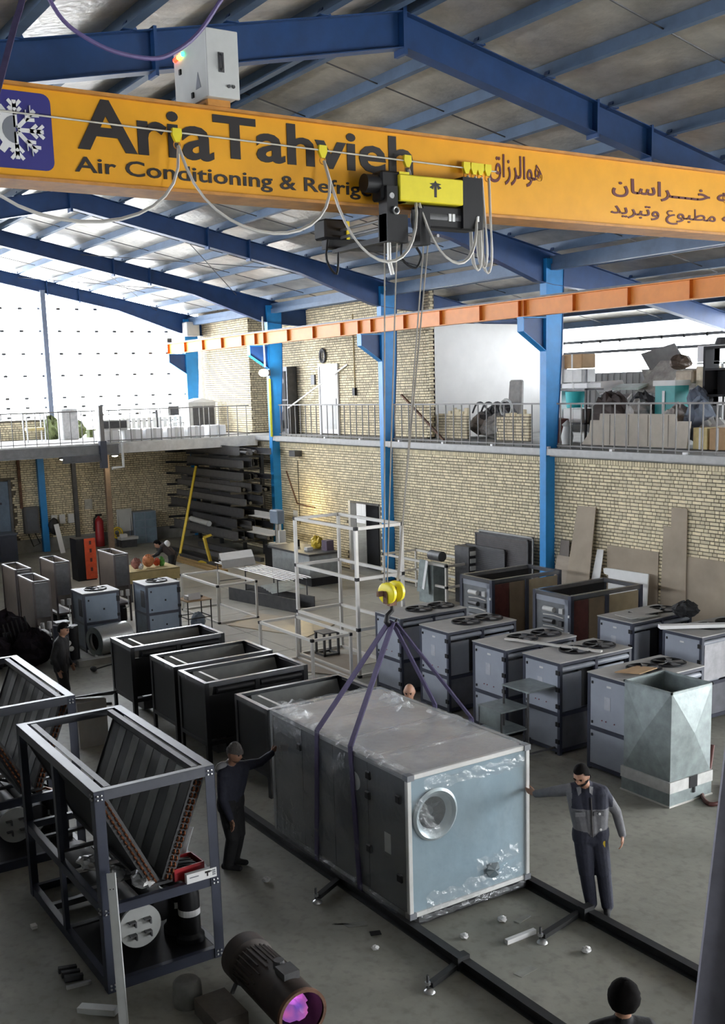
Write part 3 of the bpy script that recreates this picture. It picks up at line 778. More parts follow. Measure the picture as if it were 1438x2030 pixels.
def edge_pt(a):
    c, s_ = math.cos(a), math.sin(a); t = 9e9
    if c > 1e-6: t = min(t, (Y1-fy)/c)
    if c < -1e-6: t = min(t, (Y0-fy)/c)
    if s_ > 1e-6: t = min(t, (Z1-fz)/s_)
    if s_ < -1e-6: t = min(t, (Z0-fz)/s_)
    return (fy+t*c, fz+t*s_)


angs = sorted([2*PI*k/n for k in range(n)]+[math.atan2(z-fz, y-fy) % (2*PI) for y in (Y0, Y1) for z in (Z0, Z1)])
n = len(angs); vs = [(.022, fy+R*math.cos(a), fz+R*math.sin(a)) for a in angs]+[(.022, *edge_pt(a)) for a in angs]
b.add(vs, [(k, (k+1) % n, (k+1) % n+n, k+n) for k in range(n)])
b.obj('front_panel', ahu_f, ah)
MB().lathe([(R, -.02), (R+.03, .03), (R, .05), (R-.06, .01), (R-.085, -.03)], (.022, fy, fz), (-1, 0, 0), 36).obj('fan_inlet_ring', mat('inlet_ring', (.45, .52, .55), .35, metal=.4, n=.05), ah, True)
MB().lathe([(R-.085, -.03), (R-.08, -.25), (0, -.27)], (.022, fy, fz), (-1, 0, 0), 36).obj('fan_back_plate', dark, ah)
b = MB()
for k in range(9):
    a = 2*PI*k/9; c, s_ = math.cos(a), math.sin(a); c2, s2 = math.cos(a+.5), math.sin(a+.5)
    b.plate([(.12, fy+.06*c, fz+.06*s_), (.12, fy+.23*c, fz+.23*s_), (.25, fy+.23*c2, fz+.23*s2), (.25, fy+.06*c2, fz+.06*s2)], .006)
b.cyl((.1, fy, fz), (.26, fy, fz), .05, 12); b.obj('fan_impeller', mat('impeller_dark', (.02, .026, .03), .6), ah)
MB().box(.03, .034, Y0, Y1, Z0, Z1)
for y, z in ((.05, .3), (.05, .95), (.05, 1.45)): pass
for x, z in ((.12, .42), (.12, 1.32), (.72, .55), (.72, 1.18), (.70, 1.42), (2.25, 1.32)):
    MB().box(x, x+.09, LY_-.012, LY_+.025, z-.05, z+.05).obj('black_hinge', blackp, ah, bevel=.012)
MB().lathe([(.0, .006), (.09, .006), (.11, 0)], (1.05, LY_-.01, 1.26), (0, 1, 0), 20).obj('sight_glass', cabg, ah)
MB().box(.35, .47, LY_-.012, LY_-.008, .62, .85).obj('data_plate', cabg, ah)
# rumpled patch and clear film
rnd = random.Random(3); b = MB(); n = 12
vs = [(-.012-.03*rnd.random(), .56+.03*rnd.uniform(-1, 1)+.10*math.cos(2*PI*k/n), .27+.09*math.sin(2*PI*k/n)*rnd.uniform(.7, 1.2)) for k in range(n)]+[(-.05, .56, .27)]
b.add(vs, [(k, (k+1) % n, n) for k in range(n)]); b.obj('film_patch', mat('grey_patch', (.08, .11, .125), .5, n=.15), ah)
rnd = random.Random(5)
NX, NY = 46, 24
def wav(u, v): return .010+.022*math.sin(u*5.1+v*2)*math.sin(v*7+u)+.03*max(0, math.sin(u*2.3+1.1)*math.sin(v*3.7+.4))**3+rnd.uniform(0, .004)
b = MB(); vs = []
for i in range(NX+1):
    for j in range(NY+1):
        x, y = LX*i/NX, LY_*j/NY; e = min(i, NX-i, j, NY-j)/3
        vs.append((x, y, LZ_+.004+wav(x, y)*min(1, e+.15)))
b.add(vs, [(i*(NY+1)+j, (i+1)*(NY+1)+j, (i+1)*(NY+1)+j+1, i*(NY+1)+j+1) for i in range(NX) for j in range(NY)])
b.obj('top_film', film, ah, True, fix=False)
b = MB(); vs = []
for i in range(NX+1):
    for j in range(17):
        x, z = LX*i/NX, (LZ_+.004)*j/16-.03; vs.append((x+(.02*rnd.random() if j == 0 else 0), LY_+.006+.7*wav(x*1.3, z*2)*(1 if 0 < j < 16 else .2), z+(rnd.uniform(-.07, .03) if j == 0 else 0)))
b.add(vs, [(i*17+j, (i+1)*17+j, (i+1)*17+j+1, i*17+j+1) for i in range(NX) for j in range(16)])
b.obj('side_film', film, ah, True, fix=False)
b = MB(); vs = []
for i in range(25):
    for j in range(17):
        y, z = P+(LY_-2*P)*i/24, P+(LZ_-2*P)*j/16; vs.append((-.002-.15*wav(y*1.5, z*1.5), y, z))
b.add(vs, [(i*17+j, (i+1)*17+j, (i+1)*17+j+1, i*17+j+1) for i in range(24) for j in range(16)])
b.obj('front_film', film, ah, True, fix=False)

# crumpled film along the edges and seams
def crease(name, a, c, up_, out_, n, amp, seed):
    rnd = random.Random(seed); a, c, up_, out_ = Vector(a), Vector(c), Vector(up_), Vector(out_); b = MB(); vs = []
    for i in range(n+1):
        q = a.lerp(c, i/n)
        for j in range(5): vs.append(q+up_*(j/4-.5)*(1+rnd.uniform(-.4, .4))+out_*(amp*rnd.random()*(1 if 0 < j < 4 else .25)))
    b.add(vs, [(i*5+j, (i+1)*5+j, (i+1)*5+j+1, i*5+j+1) for i in range(n) for j in range(4)])
    return b.obj(name, filmc, ah, fix=False)


TZ, SY = LZ_+.012, LY_+.012
for k, (a, c, u_, o_, n, amp) in enumerate((((.1, SY-.05, TZ), (1.2, SY-.05, TZ), (0, .16, 0), (0, 0, 1), 26, .05), ((1.25, SY-.05, TZ), (2.1, SY-.05, TZ), (0, .2, 0), (0, 0, 1), 20, .06), ((2.3, SY-.1, TZ), (3.0, SY-.15, TZ), (0, .34, 0), (0, 0, 1), 18, .10),
                                           ((2.9, .3, TZ), (3.0, 1.5, TZ), (.2, 0, 0), (0, 0, 1), 20, .07), ((1.9, .35, TZ), (2.6, .2, TZ), (0, .25, 0), (0, 0, 1), 16, .08), ((.9, .15, TZ), (1.7, .12, TZ), (0, .2, 0), (0, 0, 1), 16, .05), ((.6, .1, TZ), (.62, 1.5, TZ), (.06, 0, 0), (0, 0, 1), 24, .025), ((1.35, .1, TZ), (1.37, 1.55, TZ), (.08, 0, 0), (0, 0, 1), 24, .03),
                                           ((2.3, SY, .05), (3.0, SY, .12), (0, 0, .30), (0, 1, 0), 18, .05), ((.2, SY, .02), (2.3, SY, .03), (0, 0, .10), (0, 1, 0), 40, .035), ((2.2, SY, 1.5), (3.0, SY, 1.48), (0, 0, .2), (0, 1, 0), 18, .04), ((1.2, SY, 1.45), (1.5, SY, 1.3), (0, 0, .2), (0, 1, 0), 10, .04),
                                           ((-.012, .15, .16), (-.012, 1.5, .12), (0, 0, .2), (-1, 0, 0), 26, .03), ((-.012, .2, .42), (-.012, .8, .36), (0, 0, .16), (-1, 0, 0), 14, .04), ((-.012, 1.35, .85), (-.012, 1.6, 1.35), (0, .16, 0), (-1, 0, 0), 14, .03), ((-.01, .1, -.04), (-.01, 1.6, -.03), (0, 0, .07), (-1, 0, 0), 26, .03), ((-.012, .1, 1.45), (-.012, 1.5, 1.47), (0, 0, .14), (-1, 0, 0), 20, .02))):
    crease('film_crease', a, c, u_, o_, n, amp, k)
# rails in the floor with side arms and levelling feet
for y, l in ((-7.9, 'dark steel floor rail on the side of the grey-jacketed worker'), (-6.16, 'dark steel floor rail on the side of the beanie-wearing worker')):
    t = thing('floor_rail', l, 'rail', (0, y, 0))
    MB().box(1, 13.2, -.07, .07, 0, .015).box(1, 13.2, -.018, .018, .015, .10).box(1, 13.2, -.05, .05, .10, .115).obj('rail_profile', rail_m, t)
    MB().box(7.85, 7.95, -.05, .1, .02, .16).obj('rail_clamp', rail_m, t)
for (xa, ya), (xb, yb), l in (((10.28, -6.2), (10.02, -5.72), 'levelling foot on an arm beside the slung machine, nearest the beanie-wearing worker'),
                              ((7.98, -7.84), (7.84, -7.18), 'levelling foot on an arm between the two floor rails'), ((7.92, -6.1), (7.78, -5.66), 'levelling foot on an arm nearest the gas heater')):
    t = thing('levelling_foot', l, 'foot', (xb, yb, 0), 0, 'levelling feet of the floor rails')
    MB().beam((xa-xb, ya-yb, .05), (0, 0, .05), .07, .05).obj('arm', rail_m, t)
    MB().cyl((0, .03, 0), (0, .03, .16), .014, 10).obj('threaded_rod', steel_d, t, True)
    MB().lathe([(.0, .035), (.03, .03), (.055, .012), (.06, 0)], (-.03, .03, 0), (0, 0, 1), 14).obj('foot_pad', steel, t, True)
    MB().lathe([(.03, 0), (.03, .03), (0, .03)], (0, .03, .06), (0, 0, 1), 6).obj('hex_nut', steel, t)
# ================================================================ V-COIL FRAME (foreground) and its twin
def ang(b, p, q, w, sx, sy, t=.008):
    """vertical L profile at p, legs pointing to sx, sy"""
    x, y, z = p; z1 = q
    b.box(x, x+sx*w, y, y+sy*t, z, z1); b.box(x, x+sx*t, y, y+sy*w, z, z1); return b


def v_frame(loc, label):
    L, W, Ht, w = 2.65, 1.26, 2.09, .105
    t = thing('open_condenser', label, 'machine', loc)
    for x, sx in ((0, 1), (L, -1)):
        for y, sy in ((0, 1), (W, -1)): ang(MB(), (x, y, 0), Ht, w, sx, sy).obj('leg', navy, t)
    # top rails: flange on top + hanging face
    for y, sy in ((0, 1), (W, -1)):
        MB().box(0, L, y, y+sy*w, Ht-.006, Ht).box(0, L, y, y+sy*.006, Ht-w, Ht).obj('top_rail', mat('navy_flange', (.085, .09, .108), .38, metal=.25, n=.1, ns=4), t)
        MB().box(.1, L-.1, y+sy*.14, y+sy*.20, Ht-.012, Ht-.006).box(.1, L-.1, y+sy*.20, y+sy*.206, Ht-.07, Ht-.006).obj('coil_support_rail', steel_d, t)
    for x, sx in ((0, 1), (L, -1)):
        MB().box(x, x+sx*.07, w, W-w, Ht-.007, Ht-.001).box(x, x+sx*.006, w, W-w, Ht-w, Ht).obj('cross_rail', mat('navy_flange', (.085, .09, .108), .38, metal=.25, n=.1, ns=4), t)
    # middle and base frames
    for z, h in ((.80, .10), (0, .11)):
        for y, sy in ((0, 1), (W, -1)): MB().box(.02, L-.02, y+sy*.01, y+sy*.016, z, z+h).box(.02, L-.02, y+sy*.01, y+sy*.08, z+h-.006, z+h).obj('side_rail', navy, t)
        for x, sx in ((.01, 1), (L-.01, -1)): MB().box(x, x+sx*.006, .02, W-.02, z, z+h).box(x, x+sx*.06, .02, W-.02, z+h-.006, z+h).obj('end_rail', navy, t)
    for x in (.55, 1.0, 1.6, 2.1): MB().box(x, x+.05, .02, W-.02, .86, .895).obj('deck_bar', steel_d if x != 1.0 else alum, t)
    for x in (.75, 1.35, 2.0): MB().box(x, x+.07, .02, W-.02, .03, .10).obj('base_bar', steel_d, t)
    MB().box(1.32, 1.40, W-.06, W-.01, .1, Ht-w).obj('middle_post', navy, t); MB().box(1.32, 1.40, .01, .06, .1, .8).obj('middle_post', navy, t)
    MB().box(1.6, 1.66, W-.2, W-.14, .9, 1.9).obj('inner_post', navy, t)
    b = MB()
    for x in (-.006, L+.006):
        for y in (.035, .075, W-.035, W-.075):
            for z in (Ht-.05, Ht-.09, .83, .87, .04, .08): b.lathe([(.011, -.006), (.011, .006), (0, .008)], (x, y, z), (-1 if x < 0 else 1, 0, 0), 6)
    for x in (.04, .08):
        for z in (Ht-.05, Ht-.09, .83, .87): b.lathe([(.011, -.006), (.011, .006), (0, .008)], (x, W+.006, z), (0, 1, 0), 6)
    stuff(b.obj('bolts', steel, t))
    # two coils meeting in a V
    for nm, (yt, zt), (yb, zb) in (('left', (W-.14, Ht-.10), (.62, .95)), ('right', (.14, Ht-.10), (.56, .95))):
        x0, x1 = .16, L-.16; top, bot = Vector((0, yt, zt)), Vector((0, yb, zb)); d = (bot-top); nrm = Vector((0, -d.z, d.y)).normalized()
        if nm == 'left': nrm = -nrm if nrm.y < 0 else nrm
        else: nrm = nrm if nrm.y < 0 else -nrm       # outward
        th = .085
        b = MB()
        vs = [Vector((x, 0, 0))+p+nrm*o for x in (x0, x1) for p, o in ((top, 0), (bot, 0), (bot, th), (top, th))]
        b.add(vs, [(0, 1, 2, 3), (7, 6, 5, 4), (0, 4, 5, 1), (1, 5, 6, 2), (2, 6, 7, 3), (3, 7, 4, 0)])
        c = b.obj('coil_slab', mat('coil_fins_dark', (.045, .047, .05), .5, metal=.3, n=.1), t)
        nst = 11
        for k in range(nst):        # inner-face strips, fin reflections painted in as lighter and darker colour
            a, e = x0+.03+(x1-x0-.06)*k/nst, x0+.03+(x1-x0-.06)*(k+1)/nst-.012
            vs = [Vector((x, 0, 0))+top.lerp(bot, q)-nrm*o for x in (a, e) for q, o in ((.03, .0), (.97, .0), (.97, .008+.004*(k % 2)), (.03, .008+.004*(k % 2)))]
            MB().add(vs, [(0, 1, 2, 3), (7, 6, 5, 4), (0, 4, 5, 1), (1, 5, 6, 2), (2, 6, 7, 3), (3, 7, 4, 0)]).obj('fin_reflection_strip', mat('coil_reflection_light', (.24, .245, .24), .5, metal=.3, n=.1) if k % 2 else mat('coil_reflection_dark', (.055, .057, .06), .45, metal=.3, n=.1), c)
        for x in (x0-.012, x1+.002):
            vs = [Vector((xx, 0, 0))+p+nrm*o for xx in (x, x+.01) for p, o in ((top, -.02), (bot, -.02), (bot, th+.02), (top, th+.02))]
            MB().add(vs, [(0, 1, 2, 3), (7, 6, 5, 4), (0, 4, 5, 1), (1, 5, 6, 2), (2, 6, 7, 3), (3, 7, 4, 0)]).obj('tube_sheet', steel_d, c)
        b = MB()
        for row in (.02, .065):
            for k in range(17):
                q0, q1 = (k+.2)/17, (k+.75)/17; p0, p1 = top.lerp(bot, q0)+nrm*row, top.lerp(bot, q1)+nrm*row; mid = (p0+p1)/2
                X = Vector((1, 0, 0)); b.tube([p0+X*(x0-.01), p0+X*(x0-.03), mid+X*(x0-.045), p1+X*(x0-.03), p1+X*(x0-.01)], .011, 6)
        stuff(b.obj('return_bends', copper, c, True))
    MB().box(.15, L-.15, .46, .74, .90, .93).obj('drip_tray', steel_d, t)
    # shell vessel with end disc, compressors
    ve = MB().cyl((.28, .80, .47), (2.3, .80, .47), .20, 28).obj('vessel', mat('vessel_black', (.03, .03, .032), .45), t, True)
    MB().lathe([(.0, .03), (.225, .03), (.225, 0), (.0, 0)], (.28, .80, .47), (-1, 0, 0), 36).obj('vessel_end_disc', mat('pale_grey_disc', (.42, .43, .42), .5, n=.06), ve)
    for y, z in ((.73, .54), (.89, .54), (.73, .40), (.89, .40)): MB().prism([(y-.04, z-.05), (y-.025, z-.05), (y-.025, z), (y+.035, z), (y+.035, z+.015), (y-.04, z+.015)], 'x', .20, .25).obj('disc_bracket', steel_d, ve)
    for x, y in ((.35, .22), (.62, .25), (1.7, .25)):
        c = MB().lathe([(.0, 0), (.15, 0), (.15, .06), (.115, .10), (.115, .52), (.09, .60), (0, .62)], (x, y, .1), n=22).obj('compressor', blackp, t, True)
        MB().lathe([(.117, .30), (.117, .37)], (x, y, .1), n=22).obj('white_label_band', white, c)
        MB().tube([(x, y, .7), (x, y+.02, .76), (x+.15, y+.1, .78), (x+.3, y+.2, .70)], .016, 8).obj('refrigerant_pipe', copper if x < .5 else blackp, c, True)
    MB().box(.02, 1.3, .03, 1.2, .095, .105).obj('base_plate', blackp, t); MB().box(1.5, 2.3, .1, .6, .11, .55).obj('control_box', blackp, t); MB().cyl((.5, .45, .45), (2.2, .45, .45), .13, 18).obj('oil_vessel', blackp, t, True)
    MB().tube([(.3, .3, .7), (.3, .5, .80), (.8, .6, .82), (1.4, .9, .8), (1.6, 1.05, .6)], .02, 8).obj('suction_pipe', blackp, t, True)
    return t


vf = v_frame((9.55, -4.30, 0), 'navy steel frame with a V of two coils, nearest the camera beside the silver channel')
vf2 = copy_tree(vf, (12.97, -3.99, 0), label='navy V-coil frame half out of view behind the nearest V-coil frame')
# things lying on the nearest frame's deck
tb = thing('toolbox', 'open dark red toolbox on the deck of the nearest coil frame', 'toolbox', (9.68, -4.05, .90), .05)
MB().box(0, .3, -.14, .2, 0, .012).box(0, .012, -.14, .2, 0, .13).box(.288, .3, -.14, .2, 0, .13).box(0, .3, -.14, -.128, 0, .13).box(0, .3, .188, .2, 0, .13).obj('tray', red, tb)
for k in range(5): MB().beam((.04+.05*k, -.08, .10), (.08+.04*k, .15, .13+.02*(k % 2)), .025, .02).obj('tool', blackp, tb)
db = tag(MB().box(9.545, 9.60, -4.26, -3.93, .90, 1.0).obj('drill_box', white), 'white box with a drill picture leaning beside the toolbox', 'box')
b = MB(); b.box(9.542, 9.545, -4.185, -4.13, .965, .985).box(9.542, 9.545, -4.165, -4.15, .93, .97).box(9.542, 9.545, -4.205, -4.18, .97, .98); b.obj('drill_picture', ink, db)
b = MB()
for i in range(2):
    for j in range(3): b.box(9.542, 9.545, -4.245+.018*i, -4.232+.018*i, .925+.022*j, .94+.022*j)
b.obj('small_symbols', logo_grey, db); MB().box(9.542, 9.545, -4.06, -3.96, .955, .965).obj('text_line', logo_grey, db)
wc = tag(MB().plate([(10.05, -4.12, .93), (10.1, -4.06, .93), (10.15, -4.2, 1.25), (10.08, -4.26, 1.25)], .012).obj('white_card', white), 'white folded card standing on the deck beside the toolbox', 'card')
for i, (x, y, l) in enumerate(((10.1, -3.35, 'crumpled white plastic on the deck under the left coil'), (10.5, -3.25, 'crumpled silver film on the deck farther under the left coil'), (9.8, -3.55, 'crumpled silver film near the front post of the coil frame'))):
    tag(crumple('crumpled_film', x, y, .97, .17, .12, .06, mat('silver_film', (.6, .6, .6), .25, metal=.3, n=.1), i), l, 'film')
# silver channel leaning in front of the frame
ch = thing('metal_channel', 'bright galvanised channel leaning upright against the nearest coil frame', 'channel', (9.03, -2.98, 0))
p, q = Vector((-.08, .01, 0)), Vector((.40, -.13, 1.30)); d = (q-p).normalized(); sx = Vector((.5, .84, 0)); sx = (sx-d*sx.dot(d)).normalized(); nr = sx.cross(d).normalized()
b = MB(); gm = mat('bright_channel', (.72, .74, .74), .35, metal=.35, n=.06)
for o0, o1, h0, h1 in ((-.04, .04, 0, .004), (-.04, -.036, 0, .05), (.036, .04, 0, .05)):
    vs = [e+sx*a+nr*h for e in (p, q) for a, h in ((o0, h0), (o1, h0), (o1, h1), (o0, h1))]
    b.add(vs, [(0, 1, 2, 3), (7, 6, 5, 4), (4, 5, 1, 0), (5, 6, 2, 1), (6, 7, 3, 2), (7, 4, 0, 3)])
b.obj('channel_profile', gm, ch)
b = MB()
for a in (-.015, .015): b.lathe([(.006, -.003), (.006, .003), (0, .003)], q-d*.15+sx*a-nr*.002, -nr, 8)
b.obj('rivet_holes', ink, ch)

# ================================================================ BLACK COIL CHASSIS (row of four)
def chassis(loc, label, w=1.05, L=1.86, Ht=1.33):
    t = thing('coil_chassis', label, 'machine', loc, 0, 'row of black coil chassis')
    a = .075
    for x, sx in ((0, 1), (w, -1)):
        for y, sy in ((0, 1), (L, -1)): ang(MB(), (x, y, 0), Ht, a, sx, sy).obj('leg', blackp, t)
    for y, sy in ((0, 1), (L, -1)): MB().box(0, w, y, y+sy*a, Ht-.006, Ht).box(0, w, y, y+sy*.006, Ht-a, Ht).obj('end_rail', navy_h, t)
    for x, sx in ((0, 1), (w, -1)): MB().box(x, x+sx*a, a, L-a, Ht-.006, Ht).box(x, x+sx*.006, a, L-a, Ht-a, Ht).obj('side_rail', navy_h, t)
    for x in (0, w-.05): MB().box(x, x+.05, .05, L-.05, .30, .37).obj('bottom_rail', blackp, t)
    for y in (0, L-.05): MB().box(.05, w-.05, y, y+.05, .30, .37).obj('bottom_rail', blackp, t)
    MB().box(.05, w-.05, L-.02, L-.012, .36, Ht-a).obj('end_panel', mat('black_sheet', (.009, .009, .010), .5, n=.1, spec=.25), t); MB().box(.05, w-.05, .012, .02, .36, Ht-a).obj('end_panel', blackp, t)
    cm = mat('chassis_coil', (.10, .104, .104), .4, metal=.3, n=.12, ns=5)
    for s in (0, 1):
        x0, x1 = (.09, w/2-.07) if s == 0 else (w-.09, w/2+.07)
        MB().plate([(x0, .12, Ht-.05), (x0, L-.22, Ht-.05), (x1, L-.22, .45), (x1, .12, .45)], .06).obj('coil_slab', cm, t)
    for y0, y1 in ((.12, L/2-.06), (L/2+.06, L-.22)): MB().cyl((.035, y0, Ht-.15), (.035, y1, Ht-.15), .05, 12).obj('coil_edge_highlight', blackp, t, True)  # tube shaped to give the highlight along the coil's rounded top edge
    MB().box(.0, .03, L/2-.04, L/2+.04, .3, Ht-a).obj('middle_post', blackp, t)
    MB().box(.04, .05, .06, L-.06, .40, Ht-.22).obj('side_panel', mat('black_sheet', (.009, .009, .010), .5), t)
    MB().plate([(.10, L-.30, Ht-.01), (.14, L-.26, Ht-.01), (w-.25, L-.26, Ht-.02), (w-.25, L-.30, Ht-.02)], .008).obj('support_bracket', alum, t)
    MB().cyl((.25, .4, .36), (.25, .4, .12), .10, 14).obj('compressor', blackp, t, True); MB().cyl((.3, 1.3, .36), (.3, 1.3, .1), .10, 14).obj('compressor', blackp, t, True)
    MB().box(.3, .7, L-.5, L-.3, .05, .3).obj('valve_box', steel_d, t)
    return t


c0 = chassis((18.0, -8.46, 0), 'black coil chassis farthest back in the row, nearest the grey blower drum')
copy_tree(c0, (16.22, -8.53, 0), label='black coil chassis second from the back of the row')
copy_tree(c0, (14.95, -8.50, 0), label='black coil chassis third from the back of the row, directly behind the wrapped machine\'s neighbour')
copy_tree(c0, (13.1, -8.62, 0), label='black coil chassis at the front of the row, touching the wrapped machine')

# ================================================================ CONDENSING UNITS
def fan(parent, x, y, z, r):
    f = MB().lathe([(r+.02, 0), (r+.02, .025), (r, .03), (r, .004), (0, .004)], (x, y, z), n=28).obj('fan_ring', blackp, parent, True)  # black disc inside the ring paints the dark of the fan opening
    b = MB()
    for k in range(5):
        a = 2*PI*k/5+.3
        p = [(x+q*math.cos(a+o), y+q*math.sin(a+o), z+h) for q, o, h in ((.2*r, -.25, .012), (.95*r, -.15, .012), (.95*r, .35, .03), (.2*r, .45, .03))]
        b.plate(p, .004)
    b.obj('fan_blades', mat('fan_blade_grey', (.15, .15, .152), .4), f)
    MB().cyl((x, y, z+.005), (x, y, z+.04), .22*r, 12).obj('fan_hub', steel_d, f, True)


def condenser(loc, label, w=.86, d=1.58, Ht=1.50, door_side='y', two=True, group='condensing units', open_end=False, paper=True, body=None):
    t = thing('condensing_unit', label, 'machine', loc, 0, group)
    body = body or unit; p = .055; zm = .66
    for x in (0, w-p):
        for y in (0, d-p): MB().box(x, x+p, y, y+p, .0, Ht).obj('corner_post', navy, t)
    for z0, z1 in ((.04, .10), (zm-.03, zm+.03), (Ht-p, Ht)):
        for x in (0, w-p): MB().box(x, x+p, p, d-p, z0, z1).obj('frame_rail', navy, t)
        for y in (0, d-p): MB().box(p, w-p, y, y+p, z0, z1).obj('frame_rail', navy, t)
    MB().box(-.008, w+.008, -.008, d+.008, Ht-.004, Ht+.012).obj('top_sheet', unit_l, t)
    if two: fan(t, w*.5, d-.74, Ht+.012, .25); fan(t, w*.5, d-1.28, Ht+.012, .25)
    else: fan(t, w*.52, d*.48, Ht+.012, .24)
    # doors on the +Y end (upper and lower) and panels elsewhere
    def panel(nm, x0, x1, y0, y1, z0, z1, m): return MB().box(x0, x1, y0, y1, z0, z1).obj(nm, m, t)
    for z0, z1, nm in ((zm+.035, Ht-p-.006, 'door'), (.105, zm-.035, 'lower_door')):
        if door_side == 'y':
            dr = panel(nm, p+.004, w-p-.004, d-.03, d-.004, z0, z1, body)
            hx = p-.02
            for z in ((z0+.12, z1-.12) if nm == 'lower_door' else (z0+.1, (z0+z1)/2, z1-.1)): MB().box(hx-.03, hx+.045, d-.006, d+.02, z-.035, z+.035).obj('hinge', blackp, dr)
            MB().box(w-p-.06, w-p-.035, d-.006, d+.012, z1-.09, z1-.05).obj('latch', blackp, dr)
            if nm == 'door':
                MB().box(w-p-.06, w-p-.035, d-.006, d+.012, z0+.04, z0+.08).obj('latch', blackp, dr)
                if paper: MB().box(w*.46, w*.6, d-.004, d-.001, z0+.3, z0+.5).obj('paper_label', mat('paper_label', (.42, .43, .47), .6), dr)
                MB().box(w*.45, w*.55, d-.004, d-.001, z1-.10, z1-.07).obj('name_plate', offw, dr)
                for x in (.3, .38, .55): MB().lathe([(.010, 0), (.010, .01), (0, .012)], (w-x, d-.004, z0+.12), (0, 1, 0), 8).obj('red_button', mat('dull_red', (.25, .06, .07), .5), dr)
        else:
            dr = panel(nm, .004, .03, p+.004, d-p-.004, z0, z1, body)
            for z in ((z0+.12, z1-.1) if nm == 'lower_door' else (z0+.1, z0+.45, z1-.1)): MB().box(-.02, .006, p-.06, p+.015, z-.035, z+.035).obj('hinge', blackp, dr)
            for z in (z1-.1, z0+.07): MB().box(-.012, .006, d-p-.09, d-p-.06, z-.02, z+.02).obj('latch', blackp, dr)
            MB().box(-.012, .006, d*.42, d*.46, z0+.25, z0+.29).obj('lock', blackp, dr)
    if door_side == 'y':
        MB().box(0, p, d/2-.03, d/2+.03, zm, Ht).obj('middle_post', navy, t)
        prof = [(.02, Ht-p-.02), (.02, zm+.05), (.06, zm+.05), (.06, Ht-p-.02)]
        nm_ = []
        for y0, y1 in ((d/2+.03, d-p), (p, d/2-.03)):
            yb0, yb1 = (y0+.28, y1) if y0 > d/2 else (y0+.1, y1)
            c = MB().prism([(.0, Ht-.08), (.012, Ht-.10), (.03, Ht-.2), (.03, zm+.04), (.08, zm+.04), (.08, Ht-.08)], 'y', y0, y1)
            sp = MB(); b2 = sp
            pn = MB().box(.02, .04, yb0, yb1, zm+.035, Ht-.2).obj('side_panel', unit, t)
            MB().tube([(.045, y0, Ht-.125), (.045, y1, Ht-.125)], .045, 12).obj('rounded_top_edge', unit, t, True)
            MB().box(.10, .11, y0, yb0, zm+.03, Ht-.17).obj('coil_recess', dark, t)
        MB().box(.02, .03, p, d-p, .10, zm-.03).obj('lower_side_panel', mat('unit_dark_grey', (.16, .165, .19), .45), t)
    else:
        MB().box(p, w-p, d-.03, d-.01, .1, Ht-p).obj('side_panel', mat('cabinet_shaded_side', (.11, .14, .18), .5), t)  # darker copy of the door colour, shade of this side painted in
        MB().box(w*.15, w*.45, d-.012, d-.006, Ht-.55, Ht-.15).obj('louvre', dark, t)
    MB().box(p, w-p, p, p+.02, .1, Ht-p).obj('rear_panel', mat('unit_dark_grey', (.16, .165, .19), .45), t); MB().box(w-.03, w-.01, p, d-p, .1, Ht-p).obj('far_panel', unit, t)
    return t


u = condenser((16.2, -12.83, 0), 'blue-grey condensing unit farthest back, directly behind the hanging hook')
copy_tree(u, (14.72, -12.82, 0), label='blue-grey condensing unit second from the back, under the sling of the hook')
copy_tree(u, (13.1, -12.76, 0), label='blue-grey condensing unit third from the back, behind the taller galvanised stand')
copy_tree(u, (11.93, -12.86, 0), label='blue-grey condensing unit fourth from the back, right behind the galvanised stand')
u5 = copy_tree(u, (10.45, -12.84, 0), label='blue-grey condensing unit with brown cardboard on top, beside the galvanised duct')
cb = MB().plate([(10.55, -11.55, 1.58), (10.62, -12.0, 1.58), (11.02, -12.0, 1.53), (10.95, -11.45, 1.54)], .012).obj('cardboard_sheet', card)
tag(cb, 'torn brown cardboard sheet lying on the unit beside the galvanised duct', 'cardboard')
u6 = copy_tree(u, (13.18, -15.80, 0), label='blue-grey condensing unit against the wall, covered with loose grey sheets')
for i, (x, y, r) in enumerate(((13.35, -14.75, .3), (13.5, -15.0, -.2), (13.3, -14.5, .1))):
    tag(MB().plate([(x-.12, y-.25, 1.53+.02*i), (x+.3, y-.25+r*.3, 1.53+.02*i), (x+.34, y+.25, 1.545+.02*i), (x-.08, y+.28, 1.535+.02*i)], .008).obj('grey_sheet', unit_l),
        'loose grey sheet on the wall-side condensing unit, '+('at the bottom', 'in the middle', 'at the top')[i]+' of three', 'sheet', 'loose sheets on the unit')
u7 = condenser((11.68, -15.86, 0), 'blue-grey condensing unit with a slotted side panel at the right edge of the view', paper=False)
for z in range(22): MB().box(.012, .02, .62, .95, .75+.028*z, .763+.028*z).obj('louvre_slot', dark, u7)
MB().box(.005, .021, .3, 1.5, .72, 1.40).obj('pale_side_panel', mat('pale_unit_panel', (.50, .50, .53), .5), u7)
tag(MB().beam((12.5, -14.15, 1.57), (11.75, -15.3, 1.57), .16, .06).obj('white_profile', white), 'white foam profile lying across the unit at the right edge', 'profile')
tag(crumple('black_bag', 12.9, -15.3, 1.66, .25, .2, .14, gblack, 4), 'black bag lying between the two wall-side units', 'bag')
tag(MB().beam((13.6, -11.6, 1.545), (11.95, -12.2, 1.545), .07, .03).obj('aluminium_strip', alum), 'pale aluminium strip lying across the tops of two units', 'strip')
